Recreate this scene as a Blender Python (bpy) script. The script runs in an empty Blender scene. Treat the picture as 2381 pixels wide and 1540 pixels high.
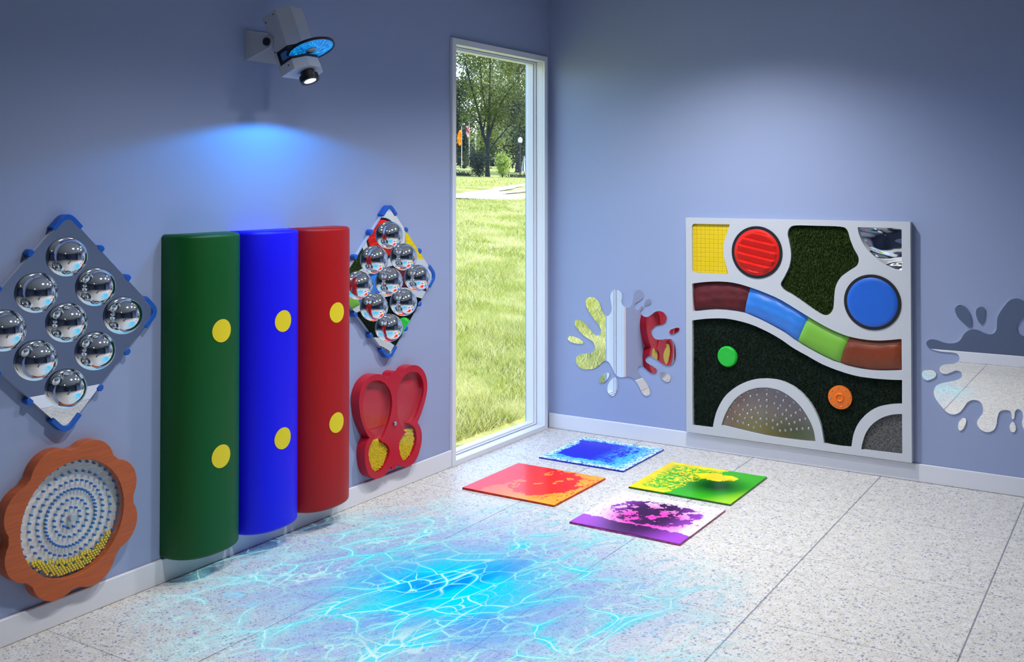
import bpy, bmesh, math, random, json
import numpy as np
from mathutils import Vector, Matrix
from mathutils.geometry import tessellate_polygon

random.seed(7)
rng = np.random.default_rng(11)
scene = bpy.context.scene
COL = scene.collection
pi = math.pi

# ------------------------------------------------------------------ naming helpers
def tag(o, label=None, cat=None, group=None, kind=None):
    if label: o['label'] = label
    if cat: o['category'] = cat
    if group: o['group'] = group
    if kind: o['kind'] = kind
    return o

def thing(name, label, cat, loc=(0, 0, 0), group=None):
    o = bpy.data.objects.new(name, None)
    o.empty_display_size = 0.1
    COL.objects.link(o)
    o.location = loc
    return tag(o, label, cat, group)

def link(name, me, mat=None, parent=None, loc=None, smooth=35):
    """one mesh object; vertices are given in world metres, origin moved to loc / the parent's place"""
    o = bpy.data.objects.new(name, me)
    COL.objects.link(o)
    if mat: me.materials.append(mat)
    if smooth:
        me.polygons.foreach_set('use_smooth', [True] * len(me.polygons))
        me.set_sharp_from_angle(angle=math.radians(smooth))
    org = Vector((0, 0, 0))
    if parent is not None:
        o.parent = parent
        p = parent
        while p: org += p.location; p = p.parent
    elif loc is not None:
        org = Vector(loc); o.location = org
    if org.length > 0: me.transform(Matrix.Translation(-org))
    return o

def from_bm(name, bm, mat=None, parent=None, loc=None, smooth=35, bevel=0, seg=2):
    bmesh.ops.recalc_face_normals(bm, faces=bm.faces[:])
    me = bpy.data.meshes.new(name)
    bm.to_mesh(me); bm.free()
    o = link(name, me, mat, parent, loc, smooth)
    if bevel:
        m = o.modifiers.new('bevel', 'BEVEL'); m.width = bevel; m.segments = seg
        m.limit_method = 'ANGLE'; m.angle_limit = math.radians(40); m.use_clamp_overlap = True
        m.harden_normals = False
    return o

def from_np(name, verts, faces, mat=None, parent=None, loc=None, smooth=0):
    me = bpy.data.meshes.new(name)
    verts = np.asarray(verts, dtype=np.float32); faces = np.asarray(faces, dtype=np.int32)
    n, k = faces.shape
    me.vertices.add(len(verts)); me.vertices.foreach_set('co', verts.ravel())
    me.loops.add(n * k); me.loops.foreach_set('vertex_index', faces.ravel())
    me.polygons.add(n); me.polygons.foreach_set('loop_start', np.arange(0, n * k, k, dtype=np.int32))
    me.update(calc_edges=True)
    return link(name, me, mat, parent, loc, smooth)

# ------------------------------------------------------------------ shape helpers
def smooth_loop(pts, n=4, closed=True):
    """Catmull-Rom through the given points"""
    P = [np.array(p, float) for p in pts]; N = len(P); out = []
    for i in range(N if closed else N - 1):
        p0 = P[(i - 1) % N] if closed else P[max(i - 1, 0)]
        p1 = P[i]; p2 = P[(i + 1) % N]
        p3 = P[(i + 2) % N] if closed else P[min(i + 2, N - 1)]
        for k in range(n):
            t = k / n
            out.append(0.5 * ((2 * p1) + (p2 - p0) * t + (2 * p0 - 5 * p1 + 4 * p2 - p3) * t * t + (3 * p1 - p0 - 3 * p2 + p3) * t ** 3))
    if not closed: out.append(P[-1])
    return [tuple(q) for q in out]

LEFT = lambda u, v, d: (d, u, v)       # on the left wall: along it, up, out of it
RIGHT = lambda u, v, d: (u, -d, v)     # on the right wall
FLOOR = lambda u, v, d: (u, v, d)

def add_prism(bm, outer, holes, d0, d1, M):
    loops = [outer] + list(holes)
    tris = tessellate_polygon([[Vector((p[0], p[1], 0)) for p in l] for l in loops])
    flat = [p for l in loops for p in l]
    a = [bm.verts.new(M(p[0], p[1], d0)) for p in flat]
    b = [bm.verts.new(M(p[0], p[1], d1)) for p in flat]
    for t in tris:
        for q in (a, b):
            try: bm.faces.new([q[i] for i in t])
            except ValueError: pass
    k = 0
    for l in loops:
        n = len(l)
        for i in range(n):
            j = (i + 1) % n
            bm.faces.new([a[k + i], a[k + j], b[k + j], b[k + i]])
        k += n
    return bm

def prism(name, outer, d0, d1, M, mat, parent=None, holes=(), bevel=0, smooth=35, loc=None, seg=2):
    bm = bmesh.new(); add_prism(bm, outer, holes, d0, d1, M)
    return from_bm(name, bm, mat, parent, loc, smooth, bevel, seg)

def circle(cx, cy, r, n=48, ry=None):
    return [(cx + r * math.cos(2 * pi * i / n), cy + (ry or r) * math.sin(2 * pi * i / n)) for i in range(n)]

def add_box(bm, x0, x1, y0, y1, z0, z1):
    v = [bm.verts.new(p) for p in ((x0,y0,z0),(x1,y0,z0),(x1,y1,z0),(x0,y1,z0),(x0,y0,z1),(x1,y0,z1),(x1,y1,z1),(x0,y1,z1))]
    for f in ((0,3,2,1),(4,5,6,7),(0,1,5,4),(1,2,6,5),(2,3,7,6),(3,0,4,7)): bm.faces.new([v[i] for i in f])

def box(name, b, mat, parent=None, bevel=0, loc=None):
    bm = bmesh.new(); add_box(bm, *b)
    return from_bm(name, bm, mat, parent, loc, 35, bevel)

def add_tube(bm, pts, radii, n=10, caps=True):
    rings = []
    P = [Vector(p) for p in pts]
    for i, p in enumerate(P):
        t = (P[min(i + 1, len(P) - 1)] - P[max(i - 1, 0)]).normalized()
        ref = Vector((0, 0, 1)) if abs(t.z) < 0.9 else Vector((1, 0, 0))
        a = t.cross(ref).normalized(); b = t.cross(a)
        r = radii[i] if hasattr(radii, '__len__') else radii
        rings.append([bm.verts.new(p + (a * math.cos(2 * pi * k / n) + b * math.sin(2 * pi * k / n)) * r) for k in range(n)])
    for i in range(len(rings) - 1):
        for k in range(n):
            bm.faces.new([rings[i][k], rings[i][(k + 1) % n], rings[i + 1][(k + 1) % n], rings[i + 1][k]])
    if caps:
        bm.faces.new(rings[0][::-1]); bm.faces.new(rings[-1])

def tube(name, pts, radii, mat, parent=None, n=12, loc=None, bevel=0, smooth=40):
    bm = bmesh.new(); add_tube(bm, pts, radii, n)
    return from_bm(name, bm, mat, parent, loc, smooth, bevel)

def dome_bm(M, cu, cv, d, r, h, nu=40, nv=14):
    """half ball standing on the plane at depth d"""
    bm = bmesh.new(); rings = []
    for j in range(nv):
        a = j / nv * pi / 2
        rr, hh = r * math.cos(a), h * math.sin(a)
        rings.append([bm.verts.new(M(cu + rr * math.cos(2 * pi * k / nu), cv + rr * math.sin(2 * pi * k / nu), d + hh)) for k in range(nu)])
    top = bm.verts.new(M(cu, cv, d + h))
    for j in range(nv - 1):
        for k in range(nu): bm.faces.new([rings[j][k], rings[j][(k + 1) % nu], rings[j + 1][(k + 1) % nu], rings[j + 1][k]])
    for k in range(nu): bm.faces.new([rings[-1][k], rings[-1][(k + 1) % nu], top])
    return bm

def inside(poly, q):
    c = False; n = len(poly); x, y = q
    for i in range(n):
        x1, y1 = poly[i]; x2, y2 = poly[i - 1]
        if (y1 > y) != (y2 > y) and x < (x2 - x1) * (y - y1) / (y2 - y1) + x1: c = not c
    return c

# ------------------------------------------------------------------ materials
def s(r, g, b):
    f = lambda c: (c / 255 / 12.92) if c <= 10 else ((c / 255 + 0.055) / 1.055) ** 2.4
    return (f(r), f(g), f(b), 1)

class NT:
    def __init__(self, name):
        self.m = bpy.data.materials.new(name); self.m.use_nodes = True
        self.t = self.m.node_tree; self.t.nodes.clear()
        self.out = self.t.nodes.new('ShaderNodeOutputMaterial')
    def n(self, typ, ins=None, **kw):
        x = self.t.nodes.new(typ)
        for k, v in kw.items(): setattr(x, k, v)
        for k, v in (ins or {}).items(): self.put(x.inputs[k], v)
        return x
    def put(self, sock, v):
        if isinstance(v, bpy.types.NodeSocket): self.t.links.new(v, sock)
        elif isinstance(v, bpy.types.Node): self.t.links.new(v.outputs[0], sock)
        else: sock.default_value = v
    def math(self, op, a, b=0.0, c=0.0, clamp=False):
        x = self.n('ShaderNodeMath', {0: a, 1: b, 2: c}, operation=op); x.use_clamp = clamp
        return x.outputs[0]
    def vmath(self, op, a, b=(0, 0, 0)):
        x = self.n('ShaderNodeVectorMath', operation=op)
        self.put(x.inputs[0], a)
        if op == 'SCALE': self.put(x.inputs['Scale'], b)
        else: self.put(x.inputs[1], b)
        return x.outputs['Value'] if op in ('LENGTH', 'DISTANCE', 'DOT_PRODUCT') else x.outputs[0]
    def step(self, v, lo, hi, a=0.0, b=1.0):
        x = self.n('ShaderNodeMapRange', {0: v, 1: lo, 2: hi, 3: a, 4: b}, interpolation_type='SMOOTHSTEP')
        return x.outputs[0]
    def mix(self, f, a, b):
        x = self.n('ShaderNodeMix', data_type='RGBA')
        self.put(x.inputs[0], f); self.put(x.inputs[6], a); self.put(x.inputs[7], b)
        return x.outputs[2]
    def noise(self, vec, scale, detail=2.0, rough=0.5, dist=0.0, col=False):
        x = self.n('ShaderNodeTexNoise', {'Vector': vec, 'Scale': scale, 'Detail': detail, 'Roughness': rough, 'Distortion': dist})
        return x.outputs['Color' if col else 'Fac']
    def voro(self, vec, scale, feature='F1', out='Distance', rnd=1.0):
        x = self.n('ShaderNodeTexVoronoi', {'Vector': vec, 'Scale': scale, 'Randomness': rnd}, feature=feature)
        return x.outputs[out]
    def obj(self): return self.n('ShaderNodeTexCoord').outputs['Object']
    def geo(self): return self.n('ShaderNodeNewGeometry').outputs['Position']
    def sep(self, v): return self.n('ShaderNodeSeparateXYZ', {0: v}).outputs
    def bump(self, h, strength=0.3, dist=0.01):
        return self.n('ShaderNodeBump', {'Height': h, 'Strength': strength, 'Distance': dist}).outputs[0]
    def bsdf(self, **kw):
        x = self.n('ShaderNodeBsdfPrincipled')
        for k, v in kw.items(): self.put(x.inputs[k.replace('_', ' ')], v)
        return x.outputs[0]
    def done(self, sh):
        self.t.links.new(sh, self.out.inputs[0]); return self.m

def plain(name, col, rough=0.5, metal=0.0, spec=0.5, noise=0.0, nscale=40, bump=0.0, bscale=300, coat=0.0, emit=None, es=0):
    k = NT(name); c = col
    if noise:
        f = k.noise(k.obj(), nscale, 4, 0.6)
        lo = tuple(v * (1 - noise) for v in col[:3]) + (1,); hi = tuple(min(1, v * (1 + noise)) for v in col[:3]) + (1,)
        c = k.mix(k.step(f, 0.3, 0.7), lo, hi)
    kw = dict(Base_Color=c, Roughness=rough, Metallic=metal, Specular_IOR_Level=spec)
    if coat: kw['Coat_Weight'] = coat; kw['Coat_Roughness'] = 0.08
    if bump: kw['Normal'] = k.bump(k.noise(k.obj(), bscale, 3, 0.6), bump, 0.004)
    if emit: kw['Emission_Color'] = emit; kw['Emission_Strength'] = es
    return k.done(k.bsdf(**kw))
# ------------------------------------------------------------------ brightness settings
WALL_A, WALL_B = s(154, 168, 204), s(156, 170, 206)
DOWN_E = [250, 150, 150, 45]; DOWN_A = 136; DOWN_B = 1.0; LAMP_X = 1.44
BEAM_E = 22; FILM_S = 1.06; SKY_S = .76; SUN_E = 3.9; EXPO = 0.0
TRACES = '{"S1":[[0.4886,0.9252],[0.5141,0.9205],[0.531,0.9011],[0.531,0.8732],[0.527,0.8552],[0.5365,0.8329],[0.5562,0.8204],[0.573,0.819],[0.5898,0.8261],[0.6027,0.8472],[0.6095,0.8779],[0.6134,0.9059],[0.6263,0.9268],[0.6457,0.9344],[0.665,0.9289],[0.6765,0.912],[0.677,0.892],[0.6649,0.8736],[0.6427,0.8597],[0.6233,0.8459],[0.6166,0.8304],[0.6204,0.8155],[0.6343,0.8073],[0.6481,0.8133],[0.6592,0.8281],[0.6703,0.8353],[0.6791,0.8278],[0.673,0.8164],[0.6592,0.8029],[0.6575,0.7928],[0.6729,0.7763],[0.6921,0.7686],[0.7113,0.7714],[0.7332,0.7854],[0.755,0.8018],[0.7795,0.8109],[0.8064,0.8078],[0.8279,0.7918],[0.8359,0.7701],[0.8278,0.7473],[0.8116,0.7327],[0.7873,0.7255],[0.7629,0.7177],[0.7439,0.7038],[0.734,0.6831],[0.7372,0.6609],[0.7519,0.6421],[0.7735,0.6349],[0.8033,0.6378],[0.8355,0.6439],[0.8649,0.6448],[0.8808,0.6328],[0.8887,0.6113],[0.894,0.5822],[0.8938,0.5379],[0.8831,0.5074],[0.8644,0.4884],[0.8431,0.4815],[0.8136,0.4861],[0.7867,0.501],[0.7597,0.5159],[0.738,0.5264],[0.7161,0.5284],[0.6986,0.5178],[0.692,0.5022],[0.7024,0.4857],[0.7269,0.474],[0.7514,0.4653],[0.7665,0.4519],[0.7676,0.4371],[0.754,0.4258],[0.735,0.4239],[0.7159,0.432],[0.6886,0.4519],[0.6693,0.4615],[0.65,0.4582],[0.64,0.4447],[0.6416,0.4248],[0.6582,0.4013],[0.6829,0.3788],[0.702,0.3557],[0.7156,0.3297],[0.7227,0.308],[0.7182,0.2901],[0.7046,0.2821],[0.6854,0.284],[0.6689,0.2972],[0.6552,0.3208],[0.6387,0.3491],[0.6166,0.3745],[0.5943,0.3848],[0.5692,0.3874],[0.5383,0.3802],[0.5129,0.3792],[0.4903,0.3896],[0.4733,0.4083],[0.4591,0.4375],[0.4421,0.4614],[0.422,0.4713],[0.399,0.4651],[0.3788,0.4478],[0.3585,0.4279],[0.3323,0.4151],[0.2973,0.4066],[0.2562,0.4037],[0.2237,0.4151],[0.2041,0.4393],[0.2018,0.4625],[0.2149,0.4845],[0.2416,0.4973],[0.2799,0.5058],[0.315,0.5141],[0.3325,0.5285],[0.3384,0.5496],[0.3326,0.5749],[0.3151,0.5916],[0.2859,0.6047],[0.2506,0.6252],[0.2181,0.6539],[0.1973,0.6758],[0.1914,0.6936],[0.2004,0.7099],[0.2212,0.7177],[0.2478,0.7107],[0.2802,0.6871],[0.3152,0.651],[0.3385,0.6321],[0.3589,0.6275],[0.3763,0.6377],[0.3832,0.6588],[0.3763,0.6814],[0.3561,0.7082],[0.3271,0.737],[0.2979,0.7738],[0.2803,0.8037],[0.2727,0.8292],[0.2775,0.8502],[0.2951,0.8642],[0.3185,0.8693],[0.3448,0.862],[0.3679,0.8403],[0.3824,0.8103],[0.391,0.7852],[0.4054,0.7682],[0.4255,0.7567],[0.4427,0.763],[0.457,0.787],[0.4588,0.8203],[0.4531,0.8506],[0.4498,0.8785],[0.4572,0.9045],[0.4715,0.9207]],"S1D":[[[0.7171,0.8828],[0.7307,0.8701],[0.7268,0.8524],[0.7005,0.8382],[0.6868,0.8439],[0.6874,0.8575],[0.7006,0.8758]],[[0.8528,0.6898],[0.8624,0.7029],[0.8944,0.7161],[0.9129,0.718],[0.9187,0.7096],[0.9102,0.6967],[0.8783,0.677],[0.857,0.6768]],[[0.7881,0.4217],[0.7946,0.4357],[0.8134,0.4401],[0.8429,0.4321],[0.8589,0.4139],[0.8551,0.3914],[0.8347,0.3809],[0.8133,0.3896],[0.7945,0.405]],[[0.1422,0.5905],[0.1524,0.606],[0.1764,0.6079],[0.221,0.5984],[0.2505,0.5811],[0.2552,0.5695],[0.2417,0.5632],[0.2031,0.5631],[0.1673,0.569],[0.1482,0.5795]],[[0.3659,0.3464],[0.3729,0.3625],[0.4017,0.3859],[0.4305,0.3975],[0.4419,0.3925],[0.4373,0.3716],[0.416,0.3413],[0.3901,0.3284],[0.3716,0.3342]],[[0.4286,0.2966],[0.4361,0.3281],[0.459,0.3585],[0.4818,0.3735],[0.4959,0.3622],[0.4987,0.3193],[0.4901,0.2778],[0.4645,0.2546],[0.4359,0.2693]]],"S2":[[2.334,0.7416],[2.3432,0.7585],[2.3634,0.7665],[2.391,0.7634],[2.4235,0.7533],[2.4557,0.7518],[2.4854,0.7595],[2.5051,0.7769],[2.52,0.8045],[2.5397,0.8244],[2.564,0.8341],[2.593,0.8311],[2.6217,0.8187],[2.6456,0.8143],[2.6646,0.822],[2.6767,0.8427],[2.6788,0.8739],[2.6809,0.9],[2.6939,0.932],[2.7177,0.9697],[2.7414,0.997],[2.7718,1.0081],[2.8018,0.9981],[2.8247,0.9714],[2.8221,0.9406],[2.8012,0.9135],[2.7801,0.8839],[2.772,0.855],[2.7797,0.8325],[2.8046,0.8176],[2.8373,0.8242],[2.8695,0.8522],[2.9014,0.8698],[2.9284,0.8567],[2.9327,0.8267],[2.9144,0.8],[2.8916,0.7778],[2.8959,0.7427],[2.9274,0.7253],[2.9677,0.7239],[2.9853,0.7004],[2.9717,0.674],[2.9359,0.6655],[2.9042,0.6473],[2.8903,0.6105],[2.8991,0.5709],[2.9258,0.5333],[2.93,0.4985],[2.9074,0.4757],[2.8757,0.4822],[2.8528,0.4644],[2.8433,0.4226],[2.8384,0.3712],[2.8267,0.3391],[2.8083,0.3368],[2.7969,0.3506],[2.7924,0.3756],[2.7973,0.4069],[2.7929,0.4319],[2.7767,0.4428],[2.7628,0.4334],[2.7589,0.4125],[2.7569,0.3943],[2.7508,0.3894],[2.7448,0.3954],[2.7431,0.4183],[2.7324,0.4309],[2.7043,0.4291],[2.6877,0.4168],[2.678,0.3873],[2.6745,0.3558],[2.661,0.3231],[2.6323,0.3075],[2.6037,0.3132],[2.5846,0.3342],[2.5824,0.3574],[2.5945,0.3797],[2.6091,0.4049],[2.6094,0.4362],[2.5951,0.4606],[2.5638,0.4665],[2.537,0.4514],[2.5173,0.4203],[2.4976,0.3943],[2.468,0.3786],[2.4383,0.3846],[2.4087,0.4129],[2.3789,0.4521],[2.3701,0.4831],[2.3794,0.5161],[2.4045,0.5347],[2.4494,0.5499],[2.484,0.5614],[2.5062,0.5768],[2.5102,0.593],[2.5015,0.608],[2.4794,0.6111],[2.4547,0.5981],[2.4273,0.5875],[2.4074,0.5935],[2.399,0.6097],[2.4102,0.6299],[2.4351,0.6397],[2.4698,0.6461],[2.4921,0.6598],[2.4986,0.6788],[2.4874,0.699],[2.4603,0.7045],[2.4206,0.7037],[2.3806,0.7082],[2.348,0.7187]],"S2D":[[[2.4777,0.9281],[2.4842,0.947],[2.5064,0.9564],[2.5308,0.9474],[2.55,0.9171],[2.5595,0.8758],[2.5568,0.8467],[2.5447,0.8432],[2.5204,0.8624],[2.4912,0.892]],[[2.5792,0.9269],[2.5866,0.9457],[2.6059,0.9548],[2.6217,0.9454],[2.6248,0.9195],[2.6174,0.8799],[2.6052,0.8634],[2.5909,0.878],[2.5814,0.9035]],[[2.3115,0.576],[2.3167,0.5926],[2.3396,0.6002],[2.3674,0.6002],[2.3823,0.5857],[2.3747,0.5636],[2.3392,0.5456],[2.3165,0.5551]],[[2.4897,0.3223],[2.4948,0.3439],[2.5121,0.3655],[2.5267,0.3636],[2.5275,0.3427],[2.5141,0.3096],[2.4994,0.2987],[2.4906,0.3066]],[[2.7356,0.3532],[2.746,0.374],[2.7576,0.3687],[2.7644,0.3465],[2.7573,0.3251],[2.7433,0.3233],[2.7364,0.3353]]],"B":{"yellow":[[1.0175,1.3324],[1.0315,1.3508],[1.1322,1.3549],[1.2312,1.354],[1.2538,1.3378],[1.2485,1.3081],[1.2257,1.2631],[1.2172,1.2086],[1.2232,1.1496],[1.2405,1.1059],[1.2384,1.0763],[1.2146,1.0624],[1.0465,1.0505],[1.0198,1.0612],[1.0181,1.2017]],"turf":[[1.6442,1.3581],[1.7674,1.359],[1.8971,1.3572],[1.9335,1.3395],[1.9495,1.2891],[1.9691,1.2389],[1.994,1.1892],[1.9866,1.1475],[1.9413,1.1132],[1.8955,1.0741],[1.8677,1.0169],[1.86,0.9421],[1.8533,0.8952],[1.83,0.8657],[1.7975,0.8616],[1.7463,0.8882],[1.6803,0.9311],[1.6231,0.9656],[1.5749,0.9915],[1.5595,1.0241],[1.5801,1.0634],[1.6094,1.1267],[1.6194,1.1938],[1.6101,1.2601],[1.6006,1.3076],[1.6104,1.3412]],"mirror":[[1.9896,1.3565],[2.0946,1.3589],[2.2037,1.3614],[2.2208,1.3492],[2.2219,1.243],[2.2213,1.1395],[2.2109,1.1273],[2.172,1.1373],[2.1199,1.1641],[2.0672,1.2057],[2.0231,1.2591],[1.9983,1.3135]],"btop":[[1.0196,0.996],[1.1099,1.0107],[1.204,1.0174],[1.2863,1.0128],[1.3724,0.9949],[1.4671,0.9663],[1.5552,0.933],[1.6514,0.882],[1.7131,0.8483],[1.7926,0.807],[1.8664,0.7753],[1.9393,0.7533],[2.0201,0.7432],[2.1086,0.744],[2.2172,0.7619]],"bbot":[[1.0244,0.8278],[1.1513,0.8472],[1.255,0.8481],[1.3365,0.8389],[1.4167,0.8133],[1.4958,0.7805],[1.5738,0.7433],[1.6477,0.697],[1.745,0.6487],[1.8379,0.6103],[1.8838,0.5988],[1.9293,0.5865],[2.0192,0.5767],[2.1076,0.578],[2.2178,0.5915]],"lower":[[1.0188,0.7753],[1.1091,0.7917],[1.2136,0.801],[1.2957,0.7951],[1.3866,0.7773],[1.476,0.7453],[1.5542,0.7084],[1.6312,0.6624],[1.7072,0.6265],[1.7915,0.5874],[1.8836,0.559],[1.9742,0.5403],[2.0633,0.5355],[2.151,0.5371],[2.2184,0.5422],[2.2179,0.4705],[2.2176,0.4122],[2.1588,0.4028],[2.0888,0.3793],[2.0356,0.3412],[1.9907,0.2856],[1.9634,0.2226],[1.9494,0.1446],[1.8767,0.142],[1.8003,0.1456],[1.794,0.1913],[1.7804,0.2548],[1.7434,0.3345],[1.6872,0.4033],[1.6206,0.4481],[1.5434,0.4705],[1.455,0.4702],[1.3752,0.4514],[1.2941,0.4089],[1.2221,0.3424],[1.1752,0.2583],[1.1541,0.1867],[1.1488,0.1495],[1.0858,0.1485],[1.02,0.1482],[1.0188,0.4299],[1.0194,0.6301]],"metal":[[1.1987,0.148],[1.2008,0.1729],[1.2217,0.2344],[1.2631,0.3078],[1.3143,0.3623],[1.385,0.404],[1.4647,0.4221],[1.5431,0.4161],[1.6107,0.3854],[1.6679,0.3398],[1.7149,0.2748],[1.7428,0.2127],[1.7537,0.1486],[1.6478,0.1439],[1.4536,0.1469]],"fabric":[[2.2172,0.3602],[2.2166,0.2554],[2.216,0.1569],[2.2004,0.144],[2.105,0.1414],[2.0033,0.141],[2.0079,0.1736],[2.0261,0.2307],[2.0618,0.2853],[2.1148,0.3281],[2.1672,0.3506]],"outer":[[0.9811,1.389],[2.2648,1.3906],[2.2651,0.1059],[0.9812,0.1053]],"discs":[[1.4204,1.1981],[1.5701,1.2034],[1.4197,1.0459],[1.4209,1.3222],[2.0657,0.9492],[2.2158,0.9585],[2.0648,0.7969],[1.2333,0.5763],[1.2948,0.5819],[1.2331,0.5144],[1.8873,0.4095],[1.9482,0.4163],[1.887,0.3457]],"studs":[[1.408,0.4016],[1.4715,0.4113],[1.5352,0.4028],[1.3588,0.3837],[1.3152,0.3547],[1.2774,0.3163],[1.2496,0.27],[1.233,0.219],[1.5856,0.3826],[1.6288,0.3524],[1.6649,0.3149],[1.6941,0.2676],[1.7118,0.2153],[1.4148,0.3714],[1.4714,0.3796],[1.5263,0.3722],[1.3728,0.3571],[1.3344,0.3295],[1.3028,0.2967],[1.2792,0.2549],[1.2648,0.2131],[1.5681,0.354],[1.6066,0.329],[1.639,0.2939],[1.6627,0.2553],[1.6777,0.21],[1.4247,0.3397],[1.4703,0.3449],[1.5164,0.3319],[1.3565,0.3039],[1.3291,0.2745],[1.3097,0.243],[1.2963,0.2033],[1.5524,0.3246],[1.5852,0.3018],[1.613,0.2738],[1.633,0.2393],[1.6453,0.203],[1.4345,0.3071],[1.4711,0.3104],[1.4045,0.293],[1.3775,0.2773],[1.3563,0.2544],[1.34,0.2253],[1.3298,0.1968],[1.5377,0.3057],[1.5638,0.2764],[1.585,0.2523],[1.6013,0.2259],[1.6117,0.195],[1.4194,0.2648],[1.4699,0.2747],[1.5219,0.2647],[1.3823,0.2343],[1.362,0.1892],[1.5568,0.2318],[1.5789,0.187],[1.4341,0.2348],[1.4708,0.2384],[1.5071,0.2342],[1.4092,0.2125],[1.3941,0.1806],[1.5324,0.2135],[1.5479,0.1811],[1.435,0.1926],[1.4706,0.2086],[1.5059,0.192]]},"BF":[[-1.6669,0.6303],[-1.6463,0.6197],[-1.6338,0.6061],[-1.622,0.6016],[-1.6081,0.6094],[-1.5836,0.6296],[-1.5482,0.6374],[-1.5125,0.6364],[-1.4763,0.6265],[-1.4397,0.6031],[-1.4137,0.5722],[-1.3988,0.534],[-1.3972,0.4933],[-1.4061,0.4545],[-1.4245,0.413],[-1.4502,0.3688],[-1.4757,0.336],[-1.4793,0.3256],[-1.4683,0.3124],[-1.4537,0.2894],[-1.4441,0.2563],[-1.4462,0.2168],[-1.4608,0.1799],[-1.4825,0.1449],[-1.5149,0.1215],[-1.5541,0.1152],[-1.5894,0.1191],[-1.6243,0.1315],[-1.6519,0.1444],[-1.6601,0.142],[-1.6642,0.1323],[-1.6792,0.1272],[-1.6928,0.1326],[-1.6983,0.1424],[-1.7098,0.1429],[-1.7266,0.1299],[-1.7532,0.1171],[-1.7863,0.1103],[-1.8255,0.1144],[-1.8579,0.1298],[-1.8835,0.1567],[-1.8996,0.1936],[-1.9079,0.2327],[-1.908,0.274],[-1.8967,0.3046],[-1.8809,0.322],[-1.8726,0.3285],[-1.8873,0.3461],[-1.9128,0.3865],[-1.935,0.4321],[-1.9477,0.4798],[-1.9528,0.5218],[-1.948,0.5579],[-1.9355,0.5846],[-1.9136,0.6098],[-1.8787,0.629],[-1.8401,0.6374],[-1.801,0.6342],[-1.768,0.6239],[-1.7413,0.6091],[-1.7279,0.6048],[-1.7144,0.609],[-1.7043,0.6224],[-1.6874,0.6292]],"BL":[[-1.814,0.6047],[-1.7844,0.597],[-1.7479,0.5761],[-1.7176,0.5434],[-1.7006,0.5062],[-1.6951,0.4667],[-1.7038,0.4213],[-1.7205,0.3776],[-1.7472,0.3361],[-1.7671,0.3106],[-1.7836,0.3006],[-1.7736,0.2887],[-1.747,0.2746],[-1.7235,0.2525],[-1.7134,0.2269],[-1.72,0.2028],[-1.7367,0.1768],[-1.76,0.1526],[-1.7864,0.144],[-1.8191,0.1464],[-1.8451,0.1642],[-1.8645,0.1937],[-1.8774,0.2299],[-1.8788,0.2634],[-1.868,0.2901],[-1.8488,0.311],[-1.8327,0.3243],[-1.8275,0.3316],[-1.8457,0.3479],[-1.8779,0.3712],[-1.9034,0.4053],[-1.9194,0.4497],[-1.9239,0.4918],[-1.9196,0.5323],[-1.9103,0.5679],[-1.8881,0.5931],[-1.8529,0.6061]],"BR":[[-1.5124,0.6019],[-1.4798,0.5915],[-1.4506,0.5647],[-1.4321,0.5305],[-1.4284,0.4897],[-1.4394,0.4514],[-1.4613,0.4109],[-1.4902,0.3676],[-1.5226,0.3386],[-1.5547,0.3383],[-1.5404,0.3289],[-1.5118,0.31],[-1.4958,0.2803],[-1.49,0.2438],[-1.5007,0.2019],[-1.5293,0.1643],[-1.5613,0.1474],[-1.5895,0.1473],[-1.6104,0.1608],[-1.6279,0.195],[-1.6384,0.2319],[-1.6315,0.2606],[-1.6107,0.2822],[-1.5863,0.2945],[-1.5772,0.2961],[-1.5969,0.3097],[-1.6283,0.3551],[-1.6491,0.398],[-1.6527,0.4418],[-1.6528,0.4935],[-1.6426,0.5392],[-1.6219,0.5704],[-1.5905,0.5958],[-1.5517,0.605]],"BS":[[-1.6786,0.362]]}'
# ------------------------------------------------------------------ traced outlines (metres on their own plane)
T = json.loads(TRACES)

# ------------------------------------------------------------------ room materials
def wall_mat():
    k = NT('periwinkle_wall_paint'); p = k.geo()
    f = k.noise(p, 900, 2, 0.6)
    c = k.mix(k.step(k.noise(p, 1.2, 3), .3, .7), WALL_A, WALL_B)
    return k.done(k.bsdf(Base_Color=c, Roughness=0.62, Specular_IOR_Level=0.25, Normal=k.bump(f, 0.05, 0.002)))

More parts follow.
